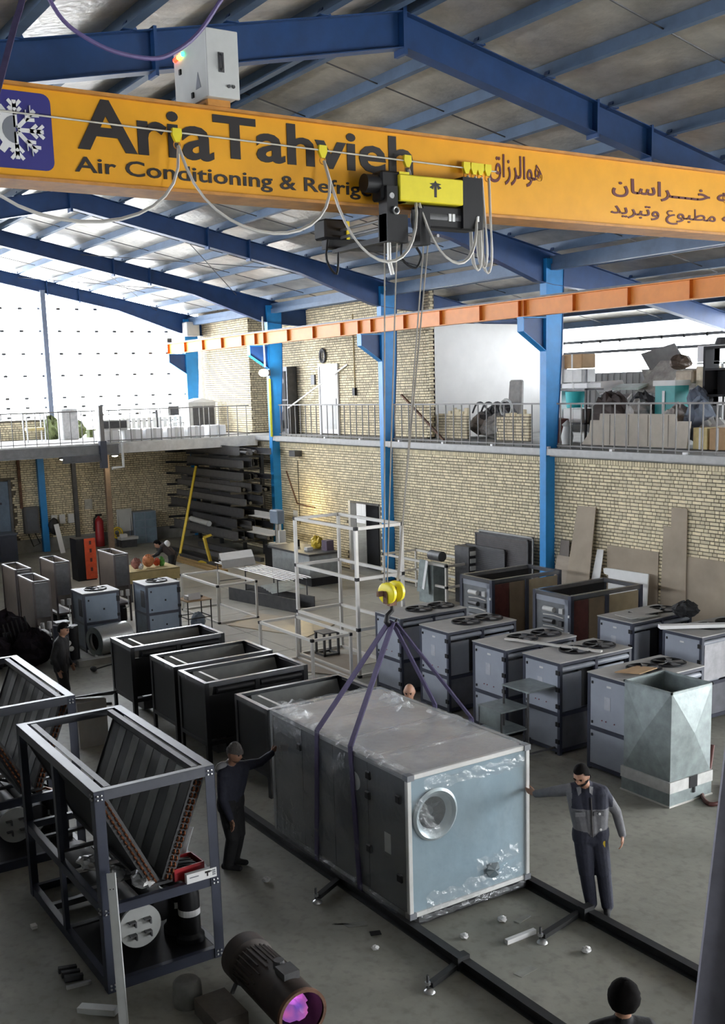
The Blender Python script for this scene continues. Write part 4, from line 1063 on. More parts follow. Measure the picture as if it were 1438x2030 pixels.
# small grey cabinets on the far left, doors towards the camera
lc = condenser((23.55, -8.45, 0), 'small blue-grey fan cabinet behind the blower drum', .80, .86, 1.36, 'x', False, 'small fan cabinets', body=unit_b)
copy_tree(lc, (23.6, -9.98, 0), label='small blue-grey fan cabinet beside the instrument table')

# open coil units by the brick wall
def open_unit(loc, label):
    w, L, Ht, p = 1.15, 2.1, 1.50, .085
    t = thing('open_coil_unit', label, 'machine', loc, 0, 'open coil units')
    for x in (0, w-p):
        for y in (0, L-p): MB().box(x, x+p, y, y+p, 0, Ht).obj('corner_post', navy, t)
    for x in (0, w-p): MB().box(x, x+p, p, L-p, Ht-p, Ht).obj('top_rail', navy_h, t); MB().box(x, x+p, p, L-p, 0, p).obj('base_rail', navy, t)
    for y in (0, L-p): MB().box(p, w-p, y, y+p, Ht-p, Ht).obj('top_rail', navy_h, t); MB().box(p, w-p, y, y+p, 0, p).obj('base_rail', navy, t)
    MB().box(0, .06, L*.48, L*.48+.09, p, Ht-p).obj('middle_post', navy, t)
    for y0, y1, m in ((p+.02, L*.48-.01, tanp), (L*.48+.10, L*.48+.55, mat('brown_tan_panel', (.28, .21, .14), .42, metal=.2, n=.12, ns=2)), (L*.48+.57, L-p-.02, redp)): MB().box(.03, .05, y0, y1, p, Ht-p-.03).obj('coil_panel', m, t)
    MB().box(p, w-p, L-.05, L-.03, .1, Ht-p-.02).obj('service_panel', mat('service_grey', (.16, .17, .18), .5), t)
    MB().box(p, p+.12, L-.03, L-.02, .1, Ht-p).obj('white_strip', unit, t); MB().box(p, w-p, L-.03, L-.02, Ht-p-.12, Ht-p).obj('white_strip', unit, t)
    for x, z in ((.62, 1.15), (.62, .90), (.62, .62)):
        MB().cyl((x-.14, L+.02, z), (x+.16, L+.02, z), .055, 12).obj('compressor', offw if z > 1 else steel_d, t, True)
    for x, z in ((.28, 1.15), (.3, .88), (.3, .6)): MB().box(x-.06, x+.05, L-.03, L+.03, z-.05, z+.06).obj('valve', offw if z > 1 else steel_d, t)
    for z in (1.02, .78): MB().tube([(.2, L+.02, z), (.45, L+.05, z+.03), (.8, L+.02, z)], .012, 6).obj('refrigerant_pipe', alum, t, True)
    for z in (1.05, .7): MB().box(.03, .07, L, L+.02, z, z+.05).obj('white_clip', white, t)
    MB().box(p, w-p, p, L-p, .12, .16).obj('inner_floor', dark, t); MB().box(w-p-.02, w-p, p, L-p, .1, Ht-p).obj('inner_panel', dark, t)
    MB().box(w*.45, w*.45+.07, .3, L-.3, Ht-.18, Ht-.13).obj('white_inner_bar', alum, t)
    return t


ou = open_unit((18.15, -17.2, 0), 'open-topped coil unit with brown side panels, farther from the camera')
copy_tree(ou, (15.68, -17.22, 0), label='open-topped coil unit with brown side panels, in front of the white sheet')
# tall thin coil frames on the left
def thin(loc, label, Ht=1.78):
    t = thing('narrow_coil_unit', label, 'machine', loc, 0, 'tall narrow coil frames'); w, d, p = 1.22, .40, .045
    for x in (0, w-p):
        for y in (0, d-p): MB().box(x, x+p, y, y+p, 0, Ht).obj('post', mat('brown_navy', (.075, .06, .06), .5), t)
    for x in (0, w-p): MB().box(x, x+p, p, d-p, Ht-.03, Ht).obj('top_rail', steel_d, t)
    for y in (0, d-p): MB().box(0, w, y, y+p, Ht-.03, Ht).obj('top_rail', mat('worn_rail', (.30, .28, .27), .4), t)
    MB().box(p, w-p, d-.03, d-.015, .55, Ht-.04).obj('coil_panel', brownp, t); MB().box(p, w-p, .015, .03, .55, Ht-.04).obj('coil_panel', brownp, t)
    MB().box(-.005, .01, p, d-p, .95, Ht-.05).obj('end_sheet', steel_d, t); MB().box(0, w, 0, d, .45, .50).obj('deck', mat('brown_navy', (.075, .06, .06), .5), t)
    for x in (.2, .7): MB().lathe([(0, .02), (.13, .02), (.13, .3), (.1, .42), (0, .44)], (x, d/2, 0), n=14).obj('compressor', blackp, t, True)
    MB().cyl((-.1, .12, .7), (-.1, .12, .86), .05, 10).obj('white_filter', offw, t, True); MB().cyl((-.1, .28, .72), (-.1, .28, .85), .045, 10).obj('white_filter', offw, t, True)
    MB().tube([(-.1, .12, .7), (-.1, .12, .4), (.1, .2, .35)], .012, 6).obj('pipe', steel, t)
    return t


tn = thin((23.6, -6.9, 0), 'tall narrow coil frame nearest of the group at the far left')
copy_tree(tn, (25.55, -7.05, 0), label='tall narrow coil frame at the left edge of the view')
copy_tree(tn, (26.0, -8.12, 0), label='tall narrow coil frame behind the capped worker')
copy_tree(tn, (26.2, -9.72, 0), label='tall narrow coil frame beside the yellow worktable')
# ================================================================ ALUMINIUM FRAMES
def alu_frame(x0, x1, y0, y1, levels, label, s=.052):
    t = thing('aluminium_rack', label, 'frame', (x0, y0, 0)); w, d = x1-x0, y1-y0
    for x in (0, w-s):
        for y in (0, d-s):
            MB().box(x, x+s, y, y+s, 0, levels[-1]).obj('post', alum, t)
            for z in levels: MB().box(x-.006, x+s+.006, y-.006, y+s+.006, max(0, z-s-.004), z+.004).obj('corner_joint', blackp, t)
    for z in levels:
        z = max(z, s)
        for y in (0, d-s): MB().box(s, w-s, y, y+s, z-s, z).obj('rail', alum, t)
        for x in (0, w-s): MB().box(x, x+s, s, d-s, z-s, z).obj('rail', alum, t)
    return t


alu_frame(17.76, 20.27, -12.46, -11.29, [.05, 1.03, 2.06, 3.08], 'tall three-tier aluminium frame standing mid-hall beside the hook', .062)
alu_frame(17.75, 20.0, -11.14, -10.2, [.05, .97], 'low aluminium frame in front of the three-tier frame')
alu_frame(24.3, 26.6, -12.42, -11.28, [.05, 1.0], 'low aluminium frame around the instrument table')
alu_frame(22.25, 25.25, -18.15, -16.95, [.55, 1.12], 'low aluminium frame by the brick wall behind the hook', .06)


def table(loc, w, d, h, label, top, leg, s=.02, shelf=None, name='table', grp=None):
    t = thing(name, label, 'table', loc, 0, grp)
    MB().box(0, w, 0, d, h-.025, h).obj('table_top', top, t)
    for x in (.01, w-s-.01):
        for y in (.01, d-s-.01): MB().box(x, x+s, y, y+s, 0, h-.025).obj('leg', leg, t)
    if shelf is not None:
        for y in (.01, d-s-.01): MB().box(.01, w-.01, y, y+s, shelf, shelf+s).obj('stretcher', leg, t)
        for x in (.01, w-s-.01): MB().box(x, x+s, .01, d-.01, shelf, shelf+s).obj('stretcher', leg, t)
    return t


table((24.0, -10.98, 0), .62, .66, .76, 'small black-legged instrument table by the low aluminium frame', card, blackp, .022, .3)
it = thing('instrument_box', 'white instrument box with a bright lid on the small table', 'instrument', (24.15, -10.75, .76)); MB().box(0, .22, 0, .35, 0, .10).obj('case', offw, it); MB().plate([(-.02, 0, 0), (-.02, .32, 0), (.02, .32, .16), (.02, 0, .16)], .01).obj('lid', white, it)
tag(MB().box(24.35, 24.5, -10.9, -10.75, .76, .80).obj('meter', blackp), 'black meter beside the white instrument box', 'meter')
tag(crumple('blue_grey_pump', 24.25, -10.7, .2, .16, .2, .2, unit_b, 3, rough=.15), 'blue-grey pump under the instrument table', 'pump')
st = table((19.62, -12.0, 0), .42, .42, .55, 'dark steel stool frame inside the three-tier frame', steel_d, steel_d, .045, .03, 'stool')
# floor sheets
for p, l, m in (([(17.9, -11.25), (19.3, -10.4), (20.5, -11.5), (19.3, -12.3)], 'tan plywood sheet on the floor under the three-tier frame', ply), ([(21.6, -12.3), (24.0, -11.4), (25.0, -12.6), (22.4, -13.6)], 'tan plywood sheet on the floor between the aluminium frames', tanp)):
    tag(MB().prism(p, 'z', .008, .024).obj('plywood_sheet', m), l, 'board')
# rod rack with bars, bent hood and trough
rk = thing('rod_rack', 'low rack of long thin steel rods near the brick wall', 'rack', (24.7, -14.3, 0))
for i in range(7): MB().tube([(0, .05+.13*i, .80), (4.2, .12+.13*i, .80)], .016, 6).obj('rod', alum, rk)
for x in (.3, 2.2, 4.0):
    for y in (0, .9): MB().box(x, x+.025, y, y+.025, 0, .79).obj('leg', steel_d, rk)
    MB().box(x, x+.025, 0, .93, .765, .79).obj('crossbar', steel_d, rk); MB().box(x, x+.025, 0, .93, .25, .27).obj('crossbar', steel_d, rk)
hd = MB()
for (a, b_) in (((27.55, -13.0, .83), (27.75, -13.05, 1.02)), ((27.75, -13.05, 1.02), (28.5, -13.35, 1.12)), ((28.5, -13.35, 1.12), (28.75, -13.45, .9))):
    A, B_ = Vector(a), Vector(b_); o = Vector((.08, -1.1, 0)); hd.plate([A, B_, B_+o, A+o], .012)
tag(hd.obj('bent_sheet_hood', mat('pale_grey_sheet', (.50, .50, .49), .45, n=.05)), 'pale folded sheet metal hood lying on the rod rack', 'sheet metal')
tr = thing('steel_trough', 'long dark steel trough on the floor in front of the rod rack', 'trough', (24.2, -13.5, 0))
MB().plate([(0, 0, 0), (2.9, .55, 0), (2.9, .55, .36), (0, 0, .36)], .03).obj('side_plate', steel_d, tr); MB().plate([(.1, -.6, 0), (3.0, -.05, 0), (3.0, -.05, .36), (.1, -.6, .36)], .03).obj('side_plate', steel_d, tr)
b = MB()
for k in range(9): b.plate([(25.1+.13*k, -13.25-.03*k, .42+.03*(k % 2)), (25.1+.13*(k+1), -13.28-.03*k, .42+.03*((k+1) % 2)), (25.28+.13*(k+1), -14.4-.03*k, .42+.03*((k+1) % 2)), (25.28+.13*k, -14.37-.03*k, .42+.03*(k % 2))], .006)
tag(b.obj('corrugated_sheet', galv), 'ridged galvanised sheet lying across the dark trough', 'sheet metal')
# workbench by the wall
wb = thing('workbench', 'long grey steel workbench against the brick wall left of the doorway', 'workbench', (27.2, -16.75, 0))
MB().box(0, 2.6, 0, 1.1, .92, .98).obj('bench_top', steel_d, wb); MB().box(.05, 1.3, .06, 1.06, .25, .92).obj('cabinet_body', mat('bench_grey', (.34, .36, .36), .5), wb); MB().box(1.3, 2.5, .1, 1.0, .25, .92).obj('drawer_block', mat('bench_grey', (.34, .36, .36), .5), wb)
MB().box(.02, 2.5, .1, 1.03, 0, .25).obj('plinth', dark, wb); MB().box(.03, .05, .12, .98, .45, .88).obj('end_door', mat('bench_grey', (.34, .36, .36), .5), wb)
tag(crumple('yellow_bag', 28.2, -16.5, 1.15, .22, .18, .2, yelp, 2), 'yellow bag on the steel workbench', 'bag'); tag(MB().box(27.5, 27.8, -16.7, -16.45, .98, 1.28).obj('purple_box', mat('purple_box', (.12, .09, .13), .6)), 'dark purple box on the steel workbench', 'box')
tag(MB().box(27.9, 28.1, -16.2, -16.0, .98, 1.08).obj('white_block', offw), 'small white block on the steel workbench', 'block'); tag(MB().cyl((29.0, -16.3, .98), (29.0, -16.3, 1.2), .06, 10).obj('dark_can', blackp), 'dark can on the far end of the workbench', 'can')
# drill press
dp = thing('drill_press', 'upright drill press on a black cabinet in front of the blue column', 'drill', (30.8, -16.6, 0))
MB().box(-.3, .45, -.35, .3, 0, .8).obj('cabinet_base', blackp, dp); MB().cyl((.1, 0, .8), (.1, 0, 1.75), .06, 12).obj('column', steel, dp); MB().box(-.2, .3, -.15, .15, 1.5, 1.95).obj('drill_head', unit_b, dp, bevel=.03)
MB().prism([(-.2, .15), (.2, .15), (.12, .25), (-.12, .25)], 'y', -.14, .14)
MB().box(-.25, .35, -.2, .2, .8, .86).obj('work_table', alum, dp); MB().cyl((-.1, 0, 1.25), (-.1, 0, 1.5), .05, 12).obj('spindle', steel, dp); MB().box(-.28, -.2, -.12, .12, .9, 1.3).obj('chip_guard', white, dp); MB().box(.2, .26, -.34, -.2, .86, 1.2).obj('white_shield', white, dp)
lamp('machine_lamp', (31.2, -17.5, 2.0), 45, .08, (1, .82, .45))
MB().ball((31.3, -17.6, 1.75), .05).obj('work_lamp_bulb', lampm, dp)
# machines right of the tower, mostly behind frames
gm2 = thing('duct_bender', 'galvanised chute machine behind the hook, in the low aluminium frame', 'machine', (22.6, -16.8, 0))
MB().plate([(.2, 0, .3), (.75, 0, .3), (.6, 0, 1.2), (.3, 0, 1.2)], .03).obj('front_chute', galv, gm2); MB().box(.15, .8, -.6, -.1, 0, 1.05).obj('body', galv, gm2); MB().cyl((.0, -.3, 1.3), (.5, -.3, 1.3), .14, 14).obj('motor', steel_d, gm2, True); MB().beam((.45, .02, .4), (.25, .02, 1.2), .10, .02, (0, 1, 0)).obj('white_bracket', white, gm2)
ds = thing('drawer_stack', 'stack of white-fronted drawers beside the open coil unit', 'drawers', (22.1, -17.7, 0)); MB().box(0, .6, -.4, .1, 0, 1.55).obj('case', steel_d, ds)
for k in range(7): MB().box(-.02, .0, -.36, .06, .12+.2*k, .24+.2*k).obj('drawer', offw, ds)

# ================================================================ LEFT REAR SHOP
td = thing('worktable', 'worktable under a pale yellow cloth with tools at the far left', 'table', (28.5, -12.05, 0)); MB().box(0, 1.3, 0, 1.5, .80, .86).obj('table_top', ply, td)
MB().box(-.03, 1.33, -.03, 1.53, .86, .875).box(-.03, -.02, -.03, 1.53, .55, .875).obj('table_cloth', poly_y, td)
for x in (.05, 1.2):
    for y in (.05, 1.4): MB().box(x, x+.05, y, y+.05, 0, .8).obj('leg', steel_d, td)
for x, y, rx, m, nm, l in ((28.8, -10.9, .14, pinks, 'dark_red_bag', 'dark red bag on the yellow worktable'), (28.9, -11.3, .16, mat('orange_cloth', (.62, .24, .10), .7), 'orange_cloth', 'orange cloth heap on the yellow worktable'), (29.0, -11.6, .10, orr, 'orange_tool', 'orange tool on the yellow worktable'),
                           (29.0, -11.75, .09, green, 'green_bottle_pack', 'green plastic pack on the yellow worktable'), (28.7, -11.0, .08, offw, 'white_roll', 'white roll at the front of the yellow worktable')):
    tag(crumple(nm, x, y, .875+rx*1.3, rx, rx, rx*(1.6 if 'green' in nm else 1.1), m, int(x*y), rough=.2), l, 'clutter')
oc = thing('orange_cabinet', 'narrow black cabinet with a bright orange-red front by the end wall', 'cabinet', (33.0, -11.05, 0)); MB().box(0, .6, -.1, .5, 0, 1.35).obj('body', blackp, oc); MB().box(-.03, 0, -.12, .24, .05, 1.35).obj('orange_front', orr, oc)
for z in (.3, .6, .9, 1.15): MB().box(-.036, -.03, .02, .09, z, z+.12).obj('dark_slot', redp, oc)
fe = thing('fire_extinguisher', 'tall dark red fire extinguisher standing against the end wall', 'extinguisher', (40.3, -13.85, .02))
MB().lathe([(0, 0), (.17, 0), (.17, .95), (.12, 1.07), (.05, 1.12), (.05, 1.2), (0, 1.2)], (0, 0, 0), n=18).obj('cylinder', red, fe, True); MB().box(-.05, .05, -.12, .12, 1.18, 1.24).obj('valve', blackp, fe); MB().tube([(0, .05, 1.2), (-.1, .22, 1.1), (-.1, .24, .6)], .03, 8).obj('hose', rubber, fe, True)
yp = thing('mezzanine_post', 'steel post under the mezzanine, lit warm by a lamp', 'post', (38.6, -13.7, 0)); MB().box(-.09, .09, -.09, .09, 0, 3.95).obj('shaft', mat('brown_post', (.26, .18, .12), .6), yp); MB().box(-.16, .16, -.16, .16, 0, .03).obj('foot_plate', steel_d, yp); MB().box(-.2, .2, -.2, .2, 3.9, 3.97).obj('head_plate', steel_d, yp)
lamp('post_lamp', (37.9, -13.55, 3.3), 16, .08, (1, .86, .62))
tp_ = thing('railing_post', 'thick grey post rising through the railing of the end mezzanine', 'post', (34.82, -12.28, 3.4)); MB().box(-.06, .06, -.07, .07, .3, 2.05).obj('shaft', balus, tp_); MB().box(-.09, .09, -.11, .11, 0, .9).obj('lower_clamp', navy, tp_)
tag(MB().box(34.75, 34.87, -12.2, -10.9, 3.62, 3.66).box(34.79, 34.83, -12.2, -10.9, 3.66, 3.85).obj('mezzanine_shelf_beam', steel_d), 'dark angle beam bolted below the end mezzanine edge', 'beam')
bp_ = tag(MB().box(40.4, 40.6, -11.92, -11.68, 0, 3.95).obj('support_post', blue_l), 'blue steel post on the end wall under the mezzanine', 'post')
tag(MB().box(40.45, 40.6, -13.15, -13.0, 0, 3.95).obj('steel_channel', steel_d), 'dark steel channel on the end wall left of the extinguisher', 'channel'); tag(MB().tube([(40.5, -11.0, 3.9), (40.5, -11.0, 1.7)], .06, 8).obj('conduit', rust), 'rusty conduit running down to the panel on the end wall', 'pipe')
ep = thing('electric_panel', 'dark electric control panel on the end wall by the blue post', 'panel', (40.55, -11.3, .75)); MB().box(-.2, .08, -.27, .27, 0, 1.0).obj('box', steel_d, ep); MB().box(-.22, -.2, -.2, .2, .1, .9).obj('panel_door', mat('panel_glass', (.09, .10, .12), .3), ep)
MB().tube([(-.1, -.1, 0), (-.15, -.25, -.4), (-.15, .0, -.5), (-.1, .15, 0)], .02, 6).obj('cable_loop', rubber, ep, True)
tag(crumple('black_hose_coil', 40.3, -12.1, .95, .12, .22, .32, rubber, 9, rough=.1), 'black hose coil hanging on the blue post', 'hose')
for y, l in ((-12.2, 'left'), (-12.5, 'middle'), (-12.85, 'right')):
    tag(MB().box(40.5, 40.62, y-.11, y+.11, 1.0, 1.35).obj('socket_box', offw), 'white socket box on the end wall, %s one of three' % l, 'socket', 'socket boxes')
tag(MB().box(40.6, 40.63, -13.75, -13.45, 1.45, 1.85).obj('notice_sheet', mat('notice_paper', (.5, .48, .42), .8)), 'paper notice on the end wall', 'notice')
nb = tag(MB().box(39.9, 39.95, -15.05, -14.45, .55, 1.42).obj('notice_board', cabg), 'blank grey board standing beside the warm-lit post', 'board')
MB().tube([(39.9, -14.5, 0), (39.92, -14.5, 1.3)], .02, 6).obj('stand_leg', steel_d, nb); MB().tube([(39.9, -15.0, 0), (39.92, -15.0, 1.3)], .02, 6).obj('stand_leg', steel_d, nb)
hr = thing('hose_reel', 'yellow hose coil by the grey board', 'hose', (39.7, -14.35, .55)); MB().tube(ring((0, 0, 0), .2, 18, 'x'), .035, 8, True).obj('coil', yelp, hr, True); MB().tube(ring((.04, 0, 0), .12, 14, 'x'), .03, 8, True).obj('inner_coil', yelp, hr, True); MB().box(-.02, .1, -.03, .03, -.55, 0).obj('stand', steel_d, hr)
wt = thing('white_bench', 'small white bench with a white tool below the notice board', 'bench', (39.2, -14.5, 0)); MB().box(0, .4, -.5, .2, .3, .4).obj('top', offw, wt); MB().box(.05, .35, -.45, .15, 0, .3).obj('base', steel_d, wt); MB().box(.1, .3, -.1, .15, .4, .52).obj('white_tool', white, wt)
cb_ = thing('steel_cabinet', 'blue-grey steel pigeonhole cabinet against the end wall', 'cabinet', (39.9, -16.05, 0)); MB().box(0, .5, 0, .95, 0, 1.25).obj('body', unit_b, cb_)
for i in range(2):
    for j in range(4): MB().box(-.02, 0, .05+.45*i, .44+.45*i, .05+.3*j, .31+.3*j).obj('cabinet_door', mat('pigeon_blue', (.20, .28, .34), .5), cb_)
tag(MB().beam((39.6, -12.15, 0), (39.7, -12.0, 1.1), .18, .03, (1, 0, 0)).obj('white_plank', white), 'white plank leaning by the socket boxes', 'plank')
tag(MB().box(39.2, 39.6, -13.2, -12.6, .35, .45).box(39.25, 39.3, -13.15, -13.1, 0, .35).box(39.5, 39.55, -12.7, -12.65, 0, .35).obj('low_bench', steel_d), 'low dark bench against the end wall', 'bench')
db_ = thing('dark_cabinet', 'dark cabinet at the left edge below the blue door', 'cabinet', (38.9, -10.3, 0)); MB().box(0, .8, 0, 1.3, 0, .95).obj('body', mat('dusk_cabinet', (.035, .045, .07), .5), db_); MB().box(-.03, .83, -.03, 1.33, .95, 1.0).obj('cabinet_top', mat('dusk_top', (.10, .12, .16), .4), db_); MB().box(-.02, 0, .1, .6, .1, .85).obj('cabinet_door', navy, db_)
# storage rack with long profiles
sr = thing('profile_rack', 'dark cantilever rack loaded with long profiles under the mezzanine corner', 'rack', (33.4, -17.85, 0))
for x in (.6, 2.2, 4.2, 6.2):
    MB().box(x, x+.12, 0, .12, 0, 3.75).obj('upright', rail_m, sr)
    for k in range(8): MB().beam((x+.06, .1, .5+.43*k), (x+.06, 1.35, .56+.43*k), .07, .08).obj('cantilever_arm', rail_m, sr)
rnd = random.Random(8)
pm = [steel_d, steel_d, mat('dusty_profile', (.09, .09, .09), .5, n=.15), mat('faded_profile', (.12, .115, .11), .6, n=.15), rail_m]
pn = 0
for k in range(8):
    for j in range(6):
        z = .60+.43*k; y = -17.68+.2*j; L0 = 33.0+rnd.uniform(0, 1.4); L1 = 39.8-rnd.uniform(0, 2.2); h = rnd.uniform(.16, .36)
        b = MB()
        if j % 3 == 1: b.tube([(L0, y, z+.08), (L1, y, z+.08)], .06, 8)
        else: b.box(L0, L1, y, y+.012, z, z+h).box(L0, L1, y, y+rnd.uniform(.08, .18), z, z+.012).box(L0, L1, y+.0, y+.06, z+h-.012, z+h)
        tag(b.obj('long_profile', pm[rnd.randrange(5)]), 'long steel profile on the dark rack, %s tier up, %s from the wall' % (('first', 'second', 'third', 'fourth', 'fifth', 'sixth', 'seventh', 'topmost')[k], ('first', 'second', 'third', 'fourth', 'fifth', 'sixth')[j]), 'profile', 'profiles on the rack')
for i, (x, y, z, L) in enumerate(((31.5, -16.4, .25, 5), (32.0, -15.9, .2, 5), (32.2, -15.5, .12, 5.5), (31.8, -16.1, .4, 4), (32.6, -15.2, .08, 5))):
    tag(MB().box(x, x+L, y, y+.14, z-.08, z+.06).obj('floor_profile', pm[(i+2) % 5]), 'long profile on the floor before the dark rack, %s of five by height' % ('second', 'third', 'fourth', 'top', 'lowest')[i], 'profile', 'profiles on the floor')
for i, (y, z, L) in enumerate(((-15.0, .05, 4.0), (-14.75, .05, 3.5), (-15.3, .05, 3.8))):
    tag(MB().box(31.4+.5*i, 31.4+L, y, y+.16, .0, .08).obj('timber_plank', mat('timber', (.36, .24, .10), .75, n=.12)), 'brown timber on the floor in front of the rack, '+('middle', 'nearest', 'farthest')[i]+' of three', 'timber', 'floor timbers')
tag(MB().beam((35.45, -15.05, 0), (36.6, -16.4, 3.12), .085, .05).obj('yellow_pole', yelp), 'long yellow pole leaning on the dark profile rack', 'pole')
yb = MB()
for a, b_ in (((33.1, -15.2, .02), (33.25, -15.05, .95)), ((33.25, -15.05, .95), (33.2, -15.3, 1.02)), ((33.1, -15.2, .06), (33.5, -14.95, .10))): yb.beam(a, b_, .16, .06)
tag(yb.obj('yellow_profile', yelp), 'bent yellow steel profile standing in front of the rack', 'profile')
for i, (x, y, z) in enumerate(((31.6, -17.0, 1.55), (31.2, -16.7, 1.05))):
    tag(MB().box(x, x+1.6, y, y+.25, z, z+.02).box(x, x+1.6, y, y+.02, z, z+.18).obj('pale_channel', alum), 'pale bent channel sticking out of the rack, '+('upper', 'lower')[i]+' one', 'channel')
tag(MB().cyl((35.5, -16.3, 1.1), (37.5, -16.5, 1.1), .10, 12).obj('grey_pipe', cabg, smooth=True), 'grey pipe end on the lower part of the rack', 'pipe')
# blower drum, cable heap, gas bottle trolley
bl = thing('blower_drum', 'galvanised blower drum lying in front of the small cabinet', 'blower', (23.1, -8.02, .36))
MB().lathe([(.30, -.42), (.33, -.42), (.33, .42), (.30, .42)], (0, 0, 0), (.25, -1, 0), 28).obj('drum', galv_s, bl, True); MB().lathe([(.33, -.43), (.2, -.45), (.2, -.40)], (0, 0, 0), (.25, -1, 0), 28).obj('inlet_ring', galv, bl, True); MB().lathe([(.29, -.3), (0, -.3)], (0, 0, 0), (.25, -1, 0), 20).obj('wheel', dark, bl)
MB().box(-.3, .4, -.42, -.30, -.34, -.28).obj('support', steel, bl); MB().box(-.3, .4, .30, .42, -.34, -.28).obj('support', steel, bl)
tag(MB().box(22.3, 22.5, -8.6, -7.0, 0, .14).obj('concrete_kerb', slabc), 'low concrete kerb beside the blower drum', 'kerb')
for i, (x, y, z, r, l) in enumerate(((24.0, -6.0, .55, .45, 'dark heap of hoses and cloth at the left edge'), (23.2, -6.3, .4, .4, 'dark cloth bundle in front of the hose heap'), (23.4, -5.5, .35, .4, 'dark bundle at the left edge below the hose heap'))):
    hp = tag(crumple('hose_heap', x, y, z, r, r, z, mat('dark_hose_heap', (.024, .019, .024), .95, n=.2, spec=.1), 20+i, 18, .18), l, 'heap')
    if i == 0:
        for k in range(6): MB().tube([(x-.46+.02*k, y-.25+.09*k, z+.5-.03*k), (x-.56, y-.3+.1*k, z+.1), (x-.5, y-.15+.05*k, .08), (x-.52, y+.1+.03*k, z+.2)], .018, 6).obj('hose', rubber, hp, True)
rt_ = thing('torch_trolley', 'dark trolley with hoses and white gauges behind the capped worker', 'trolley', (22.6, -6.75, 0)); MB().cyl((0, 0, .1), (0, 0, .95), .16, 14).obj('gas_bottle', navy, rt_, True); MB().cyl((.2, -.3, .1), (.2, -.3, .85), .14, 14).obj('gas_bottle', blackp, rt_, True)
for y, z in ((-.1, .55), (-.15, .42), (.05, .48)): MB().lathe([(.0, .02), (.05, .02), (.06, 0)], (-.17, y, z), (-1, 0, 0), 12).obj('gauge', offw, rt_)
MB().box(-.15, .35, -.45, .18, .03, .1).obj('base', steel_d, rt_); MB().box(-.05, .2, -.2, .1, .95, 1.0).obj('tray', steel_d, rt_)
pg = thing('power_plug', 'black plug with a thin cable lying on the floor before the coil chassis', 'plug', (21.8, -7.15, 0)); MB().ball((0, 0, .06), .10, .07, .06).obj('plug_body', rubber, pg); MB().tube(smooth_pts([(0, -.05, .05), (-.4, -.5, .18), (-1.2, -.7, .02), (-2.5, -.6, .02)]), .014, 6).obj('cable', rubber, pg)
tag(MB().tube(smooth_pts([(19.2, -6.6, .02), (19.5, -6.1, .02), (19.6, -5.7, .02), (20.4, -5.9, .02), (21.5, -6.2, .02)]), .02, 6).obj('floor_cable', rubber), 'black cable on the floor beside the farthest coil chassis', 'cable')
jb = thing('sheet_box', 'grey sheet-metal box with a torn black top behind the V-coil frames', 'box', (17.0, -5.75, 0)); MB().box(0, .45, 0, .5, 0, .78).obj('body', unit_l, jb); MB().plate([(-.05, -.2, .9), (.1, -.15, .80), (.4, .5, .80), (.2, .55, .84)], .01).obj('torn_top', blackp, jb)

# ================================================================ ALONG THE BRICK WALL
def board(name, pts, th, m, label, cat='board', group=None): return tag(MB().plate(pts, th).obj(name, m), label, cat, group)


board('plywood_plank', [(18.95, -17.9, 0), (18.1, -17.9, 0), (18.08, -18.22, 2.88), (18.68, -18.22, 2.88)], .02, ply_d, 'tall plywood plank leaning on the brick wall near the blue column')
b = MB().prism([(15.38, 0), (16.12, 0), (16.04, 2.62), (15.83, 2.62), (15.83, 3.05), (15.40, 3.05)], 'y', -18.25, -18.23)
tag(b.obj('stepped_plank', ply_d), 'tall stepped plywood plank leaning on the brick wall near the right edge', 'board')
for i, (x0, x1) in enumerate(((16.2, 17.75), (14.2, 16.05))):
    tag(MB().box(x0, x1, -18.285, -18.262, 0, 2.02).obj('plywood_board', ply_d), 'wide plywood panel against the brick wall '+('between the two tall planks', 'right of the stepped plank'), 'board') if False else tag(MB().box(x0, x1, -18.285, -18.262, 0, 2.02).obj('plywood_board', ply_d), 'wide plywood panel against the brick wall '+('between the two tall planks' if i == 0 else 'right of the stepped plank'), 'board')
b = MB().prism([(16.30, 0), (17.45, 0), (17.42, 1.38), (17.56, 1.40), (17.58, 1.52), (17.5, 1.54), (16.22, 1.56)], 'y', -18.0, -17.97)
tag(b.obj('white_foam_sheet', styro), 'notched white foam sheet leaning behind the open coil unit', 'sheet')
board('white_narrow_sheet', [(18.16, -18.0, .5), (17.82, -18.0, .5), (17.80, -18.2, 1.90), (18.0, -18.2, 1.90)], .015, styro, 'narrow white sheet leaning beside the tall plywood plank', 'sheet')
board('brown_board', [(19.35, -17.95, .4), (18.75, -17.95, .4), (18.78, -18.15, 1.62), (19.3, -18.15, 1.62)], .03, ply, 'square brown board leaning at the foot of the blue column')
board('brown_offcut', [(19.3, -18.05, .4), (18.85, -18.05, .4), (18.95, -18.22, 2.0), (19.25, -18.22, 2.0)], .02, brownp, 'narrow brown offcut behind the square board')
gs = thing('grille_stack', 'stack of dark louvred grilles leaning on the brick wall left of the blue column', 'grille', (20.0, -18.05, 0))
